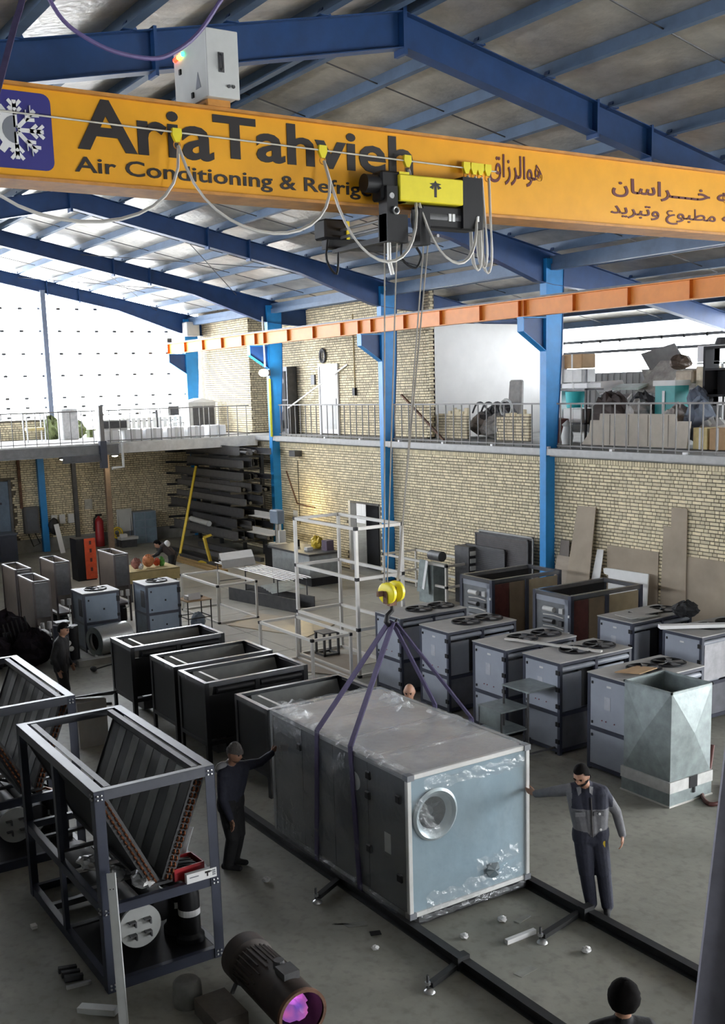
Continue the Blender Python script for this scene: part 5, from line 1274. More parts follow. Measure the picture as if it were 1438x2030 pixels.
for i, (x0, x1, z, m) in enumerate(((0, 2.15, 2.0, steel_d), (.1, 2.2, 1.93, mat('grille_brown', (.07, .06, .06), .5)), (.9, 2.5, 1.6, mat('grille_dark', (.05, .05, .055), .5)))):
    y = .04+.08*i; g = MB().box(x0, x1, y, y+.02, .3, z).obj('grille_panel', m, gs)
    for (a, c, d, e) in ((x0, x1, z-.04, z), (x0, x1, .3, .34), (x0, x0+.04, .3, z), (x1-.04, x1, .3, z)): MB().box(a, c, y+.02, y+.035, d, e).obj('grille_rim', unit_l if i == 0 else steel_d, g)
    b = MB()
    for k in range(int((z-.45)/.05)): b.box(x0+.05, x1-.05, y+.02, y+.032, .38+.05*k, .395+.05*k)
    stuff(b.obj('louvre_blades', steel_d, g))
# wall fittings of the lower wall
wl = tag(MB().box(32.4, 32.7, WY+.02, WY+.06, 1.3, 1.65).obj('socket_plate', offw), 'white socket plate on the yellow-lit brick wall', 'socket'); MB().tube([(32.3, WY+.03, 3.4), (32.3, WY+.03, 1.2)], .012, 6).obj('wall_cable', rubber, wl)
tag(MB().tube([(33.1, WY+.05, 3.0), (32.4, WY+.05, 1.9), (31.2, WY+.05, 1.85)], .025, 6).obj('gas_pipe', rust), 'thin rusty pipe on the brick wall beside the corner column', 'pipe')
tag(MB().box(32.0, 32.4, WY+.02, WY+.3, 3.55, 3.75).obj('angle_bracket', steel_d), 'dark bracket under the right mezzanine near the corner column', 'bracket')

# galvanised duct on its base
du = thing('galvanised_duct', 'tall galvanised square duct with cross-broken faces on a pale base', 'duct', (9.5, -11.85, 0)); w_, d_ = .85, .82
b = MB()
z0, z1 = .36, 1.62
def face(p0, p1, nrm):
    p0, p1, nrm = Vector(p0), Vector(p1), Vector(nrm); a = [p0+Vector((0, 0, z0)), p1+Vector((0, 0, z0)), p1+Vector((0, 0, z1)), p0+Vector((0, 0, z1))]; c = sum(a, Vector())/4+nrm*.06
    for i in range(4): MB().plate([a[i], a[(i+1) % 4], c], .004).obj('duct_facet', galv, du)
face((0, 0, 0), (0, d_, 0), (-1, 0, 0)); face((0, d_, 0), (w_, d_, 0), (0, 1, 0)); face((w_, d_, 0), (w_, 0, 0), (1, 0, 0)); face((w_, 0, 0), (0, 0, 0), (0, -1, 0))
for a in ((0, 0, 0, d_), (0, w_, d_, d_), (w_, w_, 0, d_), (0, w_, 0, 0)): MB().box(a[0]-.012, a[1]+.012, a[2]-.012, a[3]+.012, z1-.02, z1+.012).obj('duct_rim', galv, du)
MB().box(-.03, w_+.03, -.03, d_+.03, .20, .36).obj('pale_collar', mat('collar_white', (.58, .58, .56), .5), du); MB().box(-.02, w_+.02, -.02, d_+.02, 0, .20).obj('glass_base', galv, du); MB().box(-.035, w_+.035, -.035, d_+.035, 0, .02).obj('base_flange', alum, du)
MB().box(-.04, -.03, .30, .46, .20, .37).obj('black_damper_box', blackp, du); MB().box(-.04, -.03, .34, .38, .12, .20).obj('black_damper_box', blackp, du)
# galvanised stands
sd = table((12.02, -11.32, 0), .62, .62, 1.12, 'taller galvanised stand in front of the fourth condensing unit', galv, steel_d, .025, .1, 'metal_stand')
sd2 = table((12.27, -10.93, 0), .58, .55, .80, 'lower galvanised stand beside the wrapped machine', galv, steel_d, .025, .1, 'metal_stand'); MB().box(.02, .56, .53, .54, .5, .78).obj('apron', galv, sd2); MB().box(0, .58, 0, .55, .42, .44).obj('shelf', galv, sd2)
hs = tag(MB().tube(smooth_pts([(9.6, -12.3, .03), (9.3, -12.0, .03), (9.15, -11.75, .03), (9.2, -11.5, .03), (9.5, -11.7, .03), (9.8, -12.2, .12), (9.9, -12.4, .5)]), .03, 8).obj('red_hose', mat('dull_red_hose', (.11, .03, .025), .6), smooth=True), 'dull red hose on the floor beside the galvanised duct', 'hose')

# ================================================================ FOREGROUND
gh = thing('gas_heater', 'scorched cylindrical gas heater with a violet flame in the foreground', 'heater', (8.30, -4.24, 0))
AXH = Vector((-1, .03, .0)).normalized(); R = .225; zc = .27
def hp_(r, z): return (r, z)
MB().lathe([(.185, -.45), (R, -.42), (R, .52), (R-.012, .52), (R-.012, -.35)], (0, 0, zc), AXH, 40).obj('barrel', heater_m, gh, True)
MB().lathe([(R+.004, .50), (R+.016, .51), (R+.016, .55), (R-.014, .55)], (0, 0, zc), AXH, 40).obj('mouth_ring', rust, gh, True)
MB().lathe([(R-.02, -.70), (R+.02, -.70), (R+.02, -.52), (R-.02, -.48), (.1, -.46)], (0, 0, zc), AXH, 40).obj('fan_housing', mat('dusty_brown_steel', (.06, .046, .04), .7, n=.2), gh, True)
b = MB()
for k in range(30):
    a = 2*PI*k/30; yv, zv = math.cos(a), math.sin(a)
    if zv < -.2: continue
    b.beam((.44, (R+.004)*yv, zc+(R+.004)*zv), (.12 if k % 2 else .02, (R+.004)*yv, zc+(R+.004)*zv), .014, .012)
stuff(b.obj('cooling_ribs', heater_m, gh))
MB().box(-.3, -.12, -.10, .06, zc+R-.02, zc+R+.06).obj('burner_block', steel_d, gh); MB().lathe([(.0, .09), (.05, .09), (.06, 0)], (-.05, -.02, zc+R-.02), (0, 0, 1), 12).obj('igniter_cap', steel_d, gh)
for x in (-.35, .55):
    for s in (-1, 1): MB().beam((x, s*.14, zc-.16), (x, s*.2, 0), .03, .03).obj('foot', steel_d, gh)
rnd = random.Random(4); fl = MB(); fl.ball((-.28, .0, zc-.04), .20, .15, .12, 20, 12); fl.v = [(x+rnd.uniform(-.015, .015), y+rnd.uniform(-.015, .015), z+rnd.uniform(-.015, .015)) for x, y, z in fl.v]
fl.obj('flame', flame, gh, True); MB().lathe([(R-.02, -.1), (0, -.12)], (0, 0, zc), AXH, 32).obj('burner_plate', dark, gh)
lamp('flame_light', (7.95, -4.24, .38), 2.5, .08, (.8, .25, .9))
gb_ = tag(MB().box(8.25, 8.75, -3.92, -3.60, .0, .16).obj('wooden_block', mat('grey_wood', (.12, .105, .09), .8, n=.15)), 'grey wooden block beside the gas heater', 'block')
bk = thing('filter_canister', 'short round canister wrapped in grey film beside the wooden block', 'canister', (8.95, -3.62, 0)); MB().lathe([(0, 0), (.14, 0), (.145, .04), (.135, .22), (.11, .25), (.0, .25)], (0, 0, 0), n=24).obj('body', mat('dusty_grey', (.22, .22, .21), .6, n=.15), bk, True); MB().plate([(-.10, -.11, .02), (.03, -.15, .02), (.03, -.15, .2), (-.10, -.11, .2)], .004).obj('film_patch', film, bk)
fc = thing('foot_clamp', 'dark pair of steel clamps on the floor at the left', 'clamp', (10.1, -2.85, 0))
for k in range(3): MB().beam((-.12+.1*k, -.08, .03), (-.1+.1*k, .1, .05), .05, .06).obj('clamp_jaw', rail_m, fc)
MB().beam((-.25, -.12, .02), (-.22, .12, .02), .04, .03).obj('bright_bar', steel, fc)
tag(MB().box(11.3, 11.38, -2.86, -2.80, 0, .035).obj('white_scrap', white), 'small white scrap on the dark floor at far left', 'scrap')
sc2 = tag(MB().beam((9.45, -2.72, .02), (9.15, -2.98, .05), .10, .06).obj('channel_end', gm), 'short bright channel end on the floor at the frame foot', 'channel')
for pts, m, nm, l, th in (([(9.45, -5.55), (9.40, -5.65), (9.28, -5.66), (9.2, -5.86), (9.28, -5.9), (9.36, -5.72)], mat('dull_paper', (.30, .30, .28), .8), 'torn_paper', 'torn grey paper strip on the floor before the slung machine', .004),
                          ([(8.98, -5.76), (9.06, -5.79), (9.02, -5.9), (8.94, -5.87)], blackp, 'black_chip', 'black chip on the floor near the torn paper', .01),
                          ([(7.42, -6.52), (7.52, -6.5), (7.55, -6.74), (7.45, -6.76)], mat('pale_chip', (.36, .36, .33), .8), 'paper_scrap', 'pale flat scrap between the rails', .004),
                          ([(8.25, -7.22), (8.32, -7.2), (8.36, -7.42), (8.3, -7.43)], mat('pale_chip', (.36, .36, .33), .8), 'wood_strip', 'thin pale strip between the rails near the machine', .01)):
    tag(MB().prism(pts, 'z', .001, th).obj(nm, m), l, 'scrap')
for x, y, r, nm, l in ((10.8, -5.46, .05, 'carton', 'small pale carton on the floor beside the beanie-wearing worker'), (8.72, -5.64, .04, 'paper_ball', 'white paper ball on the floor near the black chip'), (8.36, -6.54, .045, 'crumpled_tape', 'crumpled tape under the corner of the machine'),
                       (8.4, -7.1, .05, 'torn_film', 'torn film on the floor between the rails'), (7.4, -7.38, .05, 'white_wedge', 'white wedge on the floor by the far rail')):
    tag(crumple(nm, x, y, r*.6, r, r, r*.6, white if nm != 'carton' else offw, int(x*9), 10, .25), l, 'scrap')
tag(MB().box(7.98, 8.03, -7.22, -6.82, .0, .05).obj('white_bar', white), 'short white bar lying at the levelling foot between the rails', 'bar')
# leaning foreground column
fc0, fc1 = Vector((2.63, -3.35, 3.18)), Vector((2.85, -3.78, 4.2)); dd = (fc1-fc0).normalized(); A = fc0-dd*(fc0.z/dd.z); Bp = fc1+dd*.35
lp = thing('leaning_post', 'blue-grey steel post with a rusty edge leaning at the right edge in the foreground', 'post', (A.x, A.y, 0)); b = MB(); O = Vector((A.x, A.y, 0))
b.beam(A-O, Bp-O, .17, .02, (-.84, .54, 0)); b.obj('flange', mat('post_blue_grey', (.15, .15, .19), .6, n=.15), lp)
sd3 = Vector((-.54, -.84, 0)); MB().beam(A-O+sd3*.085, Bp-O+sd3*.085, .03, .10, (-.84, .54, 0)).obj('rusty_edge', mat('post_rust', (.17, .07, .05), .7, n=.3), lp)
MB().box(-.15, .15, -.15, .15, 0, .02).obj('foot_plate', steel_d, lp)

# ================================================================ MEZZANINE, END
for i, (x, y) in enumerate(((35.55, -12.75), (35.75, -13.65), (35.75, -14.4), (35.75, -15.2), (35.8, -16.0), (35.9, -16.9))):
    t = thing('white_carton', 'white film-wrapped block on the end mezzanine, number from the railing post: '+('first', 'second', 'third', 'fourth', 'fifth', 'sixth')[i], 'block', (x, y, SLAB), 0, 'white blocks on the mezzanine')
    t['label'] = 'white wrapped block on the end mezzanine, %s from the railing post' % ('first', 'second', 'third', 'fourth', 'fifth', 'sixth')[i]
    MB().box(-.3, .5, -.32, .32, 0, .40).obj('block', white, t, bevel=.03); MB().box(-.31, .51, -.05, .05, -.0, .405).obj('wrap_band', offw, t)
dkb = thing('dark_case', 'grey case with a dark front on the first white block', 'case', (35.4, -13.0, SLAB+.40)); MB().box(0, .6, -.4, .5, .0, .34).obj('case', offw, dkb); MB().box(-.02, 0, -.38, .48, .06, .30).obj('dark_front', steel_d, dkb)
tag(MB().box(39.0, 39.6, -12.9, -12.3, SLAB, SLAB+1.12).obj('wrapped_stack', mat('grey_wrapped', (.50, .50, .50), .5, n=.15, ns=8), bevel=.03), 'tall grey wrapped stack on the end mezzanine', 'package')
wk = thing('metal_walker', 'tubular metal walker frame with a yellow seat near the gable', 'walker', (38.0, -11.35, SLAB))
for x in (0, .45): MB().tube(smooth_pts([(x, 0, 0), (x, 0, .9), (x, .08, 1.0), (x, .55, 1.0), (x, .62, .9), (x, .62, 0)], 3), .025, 8).obj('tube_frame', steel, wk, True)
MB().box(0, .45, 0, .62, .42, .52).obj('seat', poly_y, wk)
for i, (y, h) in enumerate(((-12.25, .8), (-13.25, .62))):
    tag(crumple('shrub', 40.2, y, SLAB+h*.5, .3, .3, h*.5, hedge_m, 30+i, 20, .35), 'dim green shrub at the foot of the gable, '+('left', 'right')[i]+' of the wrapped stack', 'shrub')
tag(MB().box(40.2, 40.6, -14.6, -13.7, SLAB, SLAB+.3).obj('dark_trough', hedge_m), 'dark planting trough along the gable foot', 'trough')
sh = thing('far_fence', 'pale slatted fence along the gable foot', 'fence', (40.72, -17.75, SLAB))
for k in range(12): MB().box(0, .05, .22*k, .22*k+.15, .05, .66).obj('slat', offw, sh)
MB().box(.05, .1, 0, 2.9, .12, .18).obj('fence_rail', steel_d, sh); MB().box(.05, .1, 0, 2.9, .5, .56).obj('fence_rail', steel_d, sh); MB().box(.05, .15, 1.0, 1.1, 0, .95).obj('fence_post', steel_d, sh)
for i, y in enumerate((-9.7, -10.4)): tag(MB().box(40.72, 40.85, y-.2, y+.2, 4.97, 5.3-.1*i).obj('roof_vent_block', offw), 'pale block on the parapet at the left edge, '+('first', 'second')[i], 'block')
ac = thing('evaporative_cooler', 'white cooler cabinet with grey louvre doors against the upper brick wall', 'cooler', (39.0, -17.95, SLAB)); MB().box(0, .7, -.5, .65, 0, 1.2).obj('case', offw, ac)
for y in (-.42, .06): MB().box(-.02, 0, y, y+.42, .2, 1.05).obj('grey_door', steel_d, ac)
MB().prism([(-.6, 1.2), (.75, 1.2), (.075, 1.36)], 'x', -.05, .75).obj('canopy', white, ac)
chr_ = thing('metal_chair', 'light metal chair frame beside the cooler', 'chair', (37.9, -16.6, SLAB))
for x in (0, .4):
    for y in (0, .42): MB().box(x, x+.03, y, y+.03, 0, 1.15 if x else .48).obj('leg', offw, chr_)
MB().box(0, .43, 0, .45, .46, .5).obj('seat', offw, chr_); MB().box(.39, .42, .03, .42, .75, 1.1).obj('backrest', steel_d, chr_)
aw = thing('ventilator_unit', 'square white ventilator unit on the upper brick wall at the gable corner', 'ventilator', (40.2, -18.15, 8.0)); MB().box(-.15, .3, -.28, .28, 0, .55).obj('case', offw, aw, bevel=.03); MB().box(-.17, -.15, -.2, .2, .08, .47).obj('grille', alum, aw)
lm = thing('flood_lamp', 'bright white flood lamp on the corner column', 'lamp', (33.4, -17.75, 6.4)); MB().ball((-.1, .12, 0), .17, .17, .13).obj('bulb', lampm, lm); MB().box(0, .1, -.2, .1, -.1, .1).obj('housing', steel_d, lm)
lamp('flood_light', (33.05, -17.3, 6.4), 160, .15, (.95, .97, 1))
tag(MB().tube([(33.45, -17.75, 8.3), (33.4, -17.75, 6.6)], .03, 6).obj('lamp_conduit', offw), 'white conduit running up from the flood lamp', 'pipe'); tag(MB().tube([(33.5, -17.95, 6.2), (33.5, -17.95, 4.2)], .045, 8).obj('yellow_pipe', mat('acid_yellow', (.60, .62, .03), .5)), 'yellow-green pipe on the corner column below the lamp', 'pipe')
for x, y, l in ((33.6, -11.1, 'dome lamp under the end mezzanine left of the post'), (33.9, -13.0, 'dome lamp under the end mezzanine right of the drain pipe')):
    t = thing('dome_lamp', l, 'lamp', (x+1.8, y, 3.75)); MB().lathe([(.02, .24), (.02, .15), (.10, .10), (.16, 0)], (0, 0, 0), n=16).obj('shade', steel_d, t, True); MB().ball((0, 0, .0), .11, .11, .05).obj('bulb', lampm, t)
    lamp('dome_light', (x+1.8, y, 3.55), 14, .1, (1, .94, .84))

# ================================================================ MEZZANINE, RIGHT
d2 = bpy.data.objects.new('door_2', None); COL.objects.link(d2); d2.location = (31.55, -19.58, SLAB); struct(d2); d2['label'] = 'white panelled door with a bright window in the upper brick wall'
MB().box(0, .08, 0, .06, 0, 2.42).obj('frame_post', white, d2); MB().box(1.2, 1.28, 0, .06, 0, 2.42).obj('frame_post', white, d2); MB().box(.08, 1.2, 0, .06, 2.34, 2.42).obj('frame_head', white, d2)
MB().box(.08, 1.2, 0, .03, .04, 2.34).obj('door_leaf', white, d2); MB().box(.2, .95, .03, .04, .2, 1.25).obj('door_panel', offw, d2); MB().box(.18, .9, .03, .045, 1.45, 2.2).obj('door_window', mat('lit_window', (.95, .98, 1), .4, emit=1.6), d2); MB().box(.12, .16, .03, .08, 1.0, 1.25).obj('door_handle', steel, d2)
ck = thing('oval_ring', 'dark oval ring hanging above the white door', 'ring', (32.5, -19.55, 6.93)); MB().tube([(0+.17*math.cos(t*PI/10), .02, .22*math.sin(t*PI/10)) for t in range(20)], .045, 8, True).obj('ring', steel_d, ck, True); MB().tube([(0, .03, .17), (0, .03, -.17)], .02, 6).obj('inner_bar', steel_d, ck)
tag(MB().box(33.1, 33.35, -19.6, -19.52, 5.95, 6.3).obj('meter_box', steel_d), 'dark meter box on the brick beside the white door', 'box'); tp2 = tag(MB().tube([(30.55, -19.56, 8.2), (30.52, -19.56, 5.75)], .02, 6).obj('yellow_conduit', mat('ochre_conduit', (.42, .32, .14), .6)), 'thin ochre conduit down the upper brick wall', 'pipe'); MB().box(30.45, 30.6, -19.58, -19.5, 5.55, 5.8).obj('switch', blackp, tp2)
ps = thing('dark_display_cabinet', 'tall dark cabinet with pale pictures beside the corner column', 'cabinet', (34.4, -19.55, SLAB)); MB().box(0, 1.35, 0, .4, .0, 2.4).obj('case', steel_d, ps)
for z in (1.25, .2): MB().box(.1, 1.25, .4, .42, z, z+1.0).obj('glass_panel', dark, ps)
for z, x in ((1.9, .4), (1.55, .8), (.9, .5)): MB().ball((x, .42, z), .2, .02, .14).obj('pale_picture', steel_d, ps)
MB().box(.4, .9, .4, .5, .1, .5).obj('grey_box', cabg, ps)
tag(MB().beam((34.35, -19.12, 5.15), (30.95, -19.56, 6.58), .05, .04).obj('diagonal_rod', alum), 'pale rod leaning diagonally across to the white door', 'rod'); tag(MB().beam((27.75, -19.5, 5.55), (24.95, -19.0, 4.24), .06, .05).obj('brown_stick', rust), 'brown stick leaning on the upper brick wall behind the railing', 'stick')
for nm, x0, x1, z, y, l in (('low_brick_wall', 25.0, 26.4, 5.0, -19.9, 'low broken brick wall by the white partition'), ('low_brick_wall', 22.3, 23.65, 4.95, -19.9, 'low broken brick wall left of the nearest blue column')):
    t = MB().box(x0, x1, y-.12, y, SLAB, z-.05).obj(nm, mortar); tag(t, l, 'wall')
    lay(t, 'brick_courses', bricks(x0, x1, SLAB+.02, z), lambda u, d, zz, y=y: (u, y+d, zz)); lay(t, 'brick_end', bricks(y-.12, y, SLAB+.02, z), lambda u, d, zz, x0=x0: (x0-d, u, zz))
    rnd = random.Random(int(x0)); 
    for k in range(5): MB().box(x0+.2*k, x0+.2*k+rnd.uniform(.1, .2), y-.1, y-.01, z-.05, z+rnd.uniform(0, .14)).obj('broken_brick', brick_one, t)
for i, (x, y, z, r, m, l) in enumerate(((25.5, -21.0, 4.6, .42, foam_g, 'grey rubble heap behind the low broken wall'), (24.6, -20.8, 4.55, .45, foam_g, 'pale rubble heap between the two low walls'), (25.1, -21.3, 4.9, .4, steel_d, 'dark scrap heap on the rubble'), (23.9, -20.5, 4.5, .3, offw, 'white bags at the end of the low wall'))):
    tag(crumple('rubble_heap', x, y, z, r*1.3, r, r*.8, m, 40+i, 16, .25), l, 'heap')
pipesc = thing('scrap_machine', 'old machine parts with curved bars on the rubble', 'scrap', (24.8, -20.9, 5.0))
for k in range(4): MB().tube(smooth_pts([(-.9+.4*k, 0, -.1), (-.6+.4*k, .1, .25), (-.2+.4*k, .0, .2), (.1+.4*k, -.1, -.05)]), .03, 6).obj('curved_bar', steel_d, pipesc)
MB().box(-.9, .6, -.2, .2, -.25, -.1).obj('bed_plate', steel_d, pipesc); MB().tube(ring((-.5, .1, .1), .25, 14, 'y'), .035, 6, True).obj('hand_wheel', cabg, pipesc)
tag(MB().plate([(24.95, -21.4, 4.3), (24.3, -21.4, 4.3), (24.35, -21.5, 5.9), (24.9, -21.5, 5.9)], .16).obj('seat_panel', mat('grey_foam_seat', (.45, .44, .42), .8), bevel=.05), 'tall rounded grey foam panel against the white partition', 'panel')
# junk store, nearest bay
t = tag(MB().prism([(16.26, 4.26), (19.55, 4.26), (19.3, 4.55), (19.25, 4.86), (18.95, 4.86), (18.93, 5.02), (16.62, 5.02), (16.60, 4.86), (16.2, 4.86)], 'y', -19.25, -19.18).obj('beige_panel_stack', beige), 'row of beige panels behind the railing of the junk store', 'panel')
for x in (16.8, 17.4, 18.0, 18.6): MB().box(x-.008, x+.008, -19.18, -19.175, 4.28, 5.0).obj('panel_joint', brownp, t)
for i, (x0, x1, z0, z1, y, m, l) in enumerate(((21.0, 21.75, 6.15, 6.52, -20.6, card, 'brown carton at the top of the stack by the blue column'), (20.95, 21.7, 5.78, 6.13, -20.55, offw, 'white carton in the middle of the stack by the blue column'), (20.7, 21.75, 5.62, 5.76, -20.5, white, 'flat white carton under the stack by the blue column'),
                                              (20.9, 21.6, 4.72, 5.1, -20.5, offw, 'white carton on the floor by the blue column'), (16.9, 17.4, 6.18, 6.55, -20.8, white, 'white carton on the tower of boxes at the right'), (16.9, 17.4, 5.2, 5.55, -20.8, offw, 'white carton low in the tower of boxes at the right'),
                                              (15.3, 15.75, 4.24, 4.72, -19.3, card, 'brown carton behind the railing at the right edge'), (15.8, 16.2, 4.24, 4.72, -19.3, poly_y, 'yellowish carton behind the railing beside the beige panels'))):
    c = tag(MB().box(x0, x1, y-.5, y, z0, z1).obj('carton', m, bevel=.015), l, 'carton'); MB().box((x0+x1)/2-.03, (x0+x1)/2+.03, y, y+.004, z0, z1).obj('tape', offw, c)
wp = tag(MB().box(21.66, 21.8, -20.7, -20.5, SLAB, 6.5).obj('white_pillar_board', white), 'narrow white board standing beside the carton stack', 'board')
mt = thing('box_shelf', 'dark shelf carrying the cartons behind the nearest column', 'shelf', (20.8, -21.2, SLAB))
for z in (.46, 1.35): MB().box(0, 1.0, 0, .7, z, z+.04).obj('shelf_board', steel_d, mt)
for x in (0, .95): MB().box(x, x+.05, .6, .65, 0, 1.9).obj('shelf_post', steel_d, mt)
bkt = tag(MB().lathe([(0, 0), (.22, 0), (.26, .42), (.24, .42), (.2, .03)], (21.2, -20.55, 5.12), n=20).obj('turquoise_bucket', turq, smooth=True), 'turquoise bucket under the carton stack', 'bucket')
tag(MB().lathe([(0, 0), (.3, 0), (.36, .3), (.3, .62), (0, .66)], (21.3, -20.0, SLAB), n=18).obj('red_drum', mat('rust_red_drum', (.17, .06, .05), .7), smooth=True), 'rust-red drum behind the nearest blue column', 'drum'); tag(MB().lathe([(0, 0), (.13, 0), (.16, .2), (.1, .45), (.14, .5), (0, .62)], (20.5, -19.6, SLAB), n=16).obj('grey_jar', cabg, smooth=True), 'grey jar-shaped vessel behind the railing', 'jar')
for pts, th, m, nm, l in (([(20.24, -22, 6.48), (19.13, -22, 6.70), (18.81, -22, 6.28), (19.91, -22, 6.04)], .05, mat('dark_board', (.16, .155, .15), .7), 'tilted_dark_board', 'tilted dark board sticking up from the junk'),
                          ([(19.98, -21.5, 5.50), (19.55, -22, 6.27), (18.62, -22, 6.24), (19.0, -21.5, 5.45)], .05, foam_g, 'grey_slab', 'sloping grey slab on the junk below the dark board'),
                          ([(21.7, -21.6, 5.77), (20.69, -21.8, 5.80), (20.4, -21.6, 5.62), (20.94, -21.2, 5.45)], .03, white, 'white_curled_sheet', 'curled white sheet on the junk heap'),
                          ([(20.51, -21.3, 5.42), (19.89, -21.3, 5.46), (20.17, -21.1, 5.06), (20.8, -21.1, 5.04)], .04, white, 'white_tray', 'tilted white tray hanging from the junk heap'),
                          ([(20.6, -21.6, 5.68), (19.6, -21.6, 5.68), (19.6, -21.2, 5.58), (20.5, -21.2, 5.58)], .06, mat('pale_green_board', (.50, .58, .55), .6), 'pale_green_board', 'pale green board on the junk heap'),
                          ([(22.6, -24.9, 5.55), (19.0, -24.9, 5.55), (19.0, -24.6, 6.05), (22.6, -24.6, 6.1)], .04, foam_g, 'ridged_sheet', 'long grey ridged sheet along the far aisle wall')):
    tag(MB().plate(pts, th).obj(nm, m), l, 'sheet')
for i, (x, y, z, rx, ry, rz, m, l) in enumerate(((20.2, -20.9, 4.85, .75, .35, .62, mat('brown_junk', (.055, .040, .036), .8), 'dark brown junk heap behind the beige panels'), (19.1, -20.9, 4.85, .55, .35, .6, dark, 'black sack in the middle of the junk store'), (17.4, -20.2, 4.75, .35, .4, .45, foam_g, 'grey bag behind the railing of the junk store'),
                                                 (16.6, -20.0, 4.85, .3, .4, .5, mat('blue_bags', (.13, .16, .21), .7), 'blue bag bundle at the right edge of the junk store'), (16.2, -20.0, 4.6, .4, .35, .3, cabg, 'pale bag bundle at the right edge of the junk store'), (17.0, -20.4, 5.3, .2, .3, .3, mat('blue_bags', (.13, .16, .21), .7), 'small blue bag above the grey bag'), (19.0, -20.6, 5.0, .35, .3, .3, foam_g, 'grey sack beside the white tray'), (18.4, -21.4, 6.2, .25, .3, .18, brownp, 'dark cap-like bundle on the cream roll'))):
    tag(crumple('junk_heap', x, y, z, rx, ry, rz, m, 60+i, 16, .2), l, 'heap')
tl = thing('teal_bin', 'teal plastic bin in the junk store', 'bin', (17.95, -21.2, SLAB)); MB().box(0, .62, 0, .5, .0, 1.42).obj('bin_body', teal, tl); MB().box(-.04, .66, -.04, .54, 1.42, 1.55).obj('bin_lid', cabg, tl); MB().box(.3, .38, .5, .52, .4, 1.3).obj('pale_stripe', offw, tl)
tag(MB().lathe([(.0, 0), (.3, 0), (.3, .5), (0, .5)], (17.6, -21.5, 5.58), n=18).obj('cream_roll', mat('cream_foam', (.60, .52, .38), .8), smooth=True), 'cream foam roll beside the teal bin', 'roll'); tag(MB().box(17.85, 18.4, -21.6, -21.2, 5.68, 6.0).obj('tan_foam_block', mat('tan_foam', (.48, .41, .32), .8), bevel=.04), 'tan foam block on the teal bin', 'block')
dc = thing('dark_shelf_unit', 'dark open shelf unit at the right edge of the junk store', 'shelf', (16.0, -21.0, SLAB))
for x in (0, .9): MB().box(x, x+.06, 0, .5, 0, 2.3).obj('side_panel', dark, dc)
for z in (.1, 1.15, 1.75, 2.25): MB().box(.06, .9, 0, .5, z, z+.05).obj('shelf_board', dark, dc)
MB().box(.06, .9, .02, .05, 1.2, 1.75).obj('back_panel', dark, dc)
ldr = thing('grey_stand', 'pale stand under the tower of cartons', 'stand', (16.9, -21.2, SLAB)); MB().box(0, .06, 0, .06, 0, 1.95).obj('post', cabg, ldr); MB().box(.44, .5, 0, .06, 0, 1.95).obj('post', cabg, ldr); MB().box(0, .5, -.1, .4, 1.9, 1.95).obj('stand_top', cabg, ldr); MB().box(0, .5, -.1, .4, .94, .98).obj('stand_shelf', cabg, ldr)
tag(MB().lathe([(0, 0), (.22, 0), (.16, .16), (0, .17)], (16.75, -20.95, 6.56), n=12).obj('grey_hood', steel_d), 'grey cap-shaped part on top of the carton tower', 'part')
# ================================================================ PEOPLE
import numpy as np
E1 = Vector((math.sin(YAW), -math.cos(YAW), 0)); E2 = Vector((-math.cos(YAW), -math.sin(YAW), 0))


def capsule(b, a, c, ra, rc, n=12):
    a, c = Vector(a), Vector(c); d = (c-a).normalized()
    pts = [a-d*ra*.94, a-d*ra*.7, a-d*ra*.3]+[a.lerp(c, .5)]+[c+d*rc*.3, c+d*rc*.7, c+d*rc*.94]
    b.tube(pts, [ra*.34, ra*.71, ra*.95, (ra+rc)/2, rc*.95, rc*.71, rc*.34], n)


def head_shape(ctr, fd, upv, sc=1.0):
    """returns vertices, faces and local (forward, left, up) coordinates of a face-shaped head"""
    fd = fd.normalized(); lf = upv.cross(fd).normalized(); u = fd.cross(lf).normalized()
    n, m = 40, 32; V, L = [], []
    for i in range(m+1):
        t = PI*i/m
        for k in range(n):
            p = 2*PI*k/n; x, y, z = math.sin(t)*math.cos(p), math.sin(t)*math.sin(p), math.cos(t)
            rx, ry, rz = .098, .077, .118
            if z < 0: ry *= 1-.28*z*z; rx *= 1-.10*z*z
            X, Y, Z = rx*x, ry*y, rz*z
            if x > 0:
                X += .026*math.exp(-((Y/.013)**2+((Z+.018)/.022)**2))      # nose
                X += .006*math.exp(-((Y/.045)**2+((Z-.030)/.012)**2))      # brow
                X -= .012*math.exp(-(((abs(Y)-.032)/.016)**2+((Z-.008)/.013)**2))   # eye sockets
                X += .007*math.exp(-((Y/.024)**2+((Z+.060)/.010)**2))-.006*math.exp(-((Y/.03)**2+((Z+.060)/.003)**2))   # lips
                X += .008*math.exp(-((Y/.025)**2+((Z+.098)/.018)**2))      # chin
            Y += math.copysign(.016*math.exp(-(((X+.005)/.016)**2+((Z-.0)/.028)**2)), y) if abs(y) > .6 else 0   # ears
            L.append((X*sc, Y*sc, Z*sc)); V.append(ctr+fd*X*sc+lf*Y*sc+u*Z*sc)
    F = [(i*n+k, (i+1)*n+k, (i+1)*n+(k+1) % n, i*n+(k+1) % n) for i in range(m) for k in range(n)]
    return V, F, L, (fd, lf, u)


def shell(name, V, F, L, keep, grow, m, ctr, parent):
    b = MB(); vs = [ctr+(v-ctr)*(1+grow(*l)) for v, l in zip(V, L)]
    fs = [f for f in F if all(keep(*L[i]) for i in f)]
    used = sorted({i for f in fs for i in f}); mp = {i: k for k, i in enumerate(used)}
    b.add([vs[i] for i in used], [tuple(mp[i] for i in f) for f in fs])
    return b.obj(name, m, parent, True)


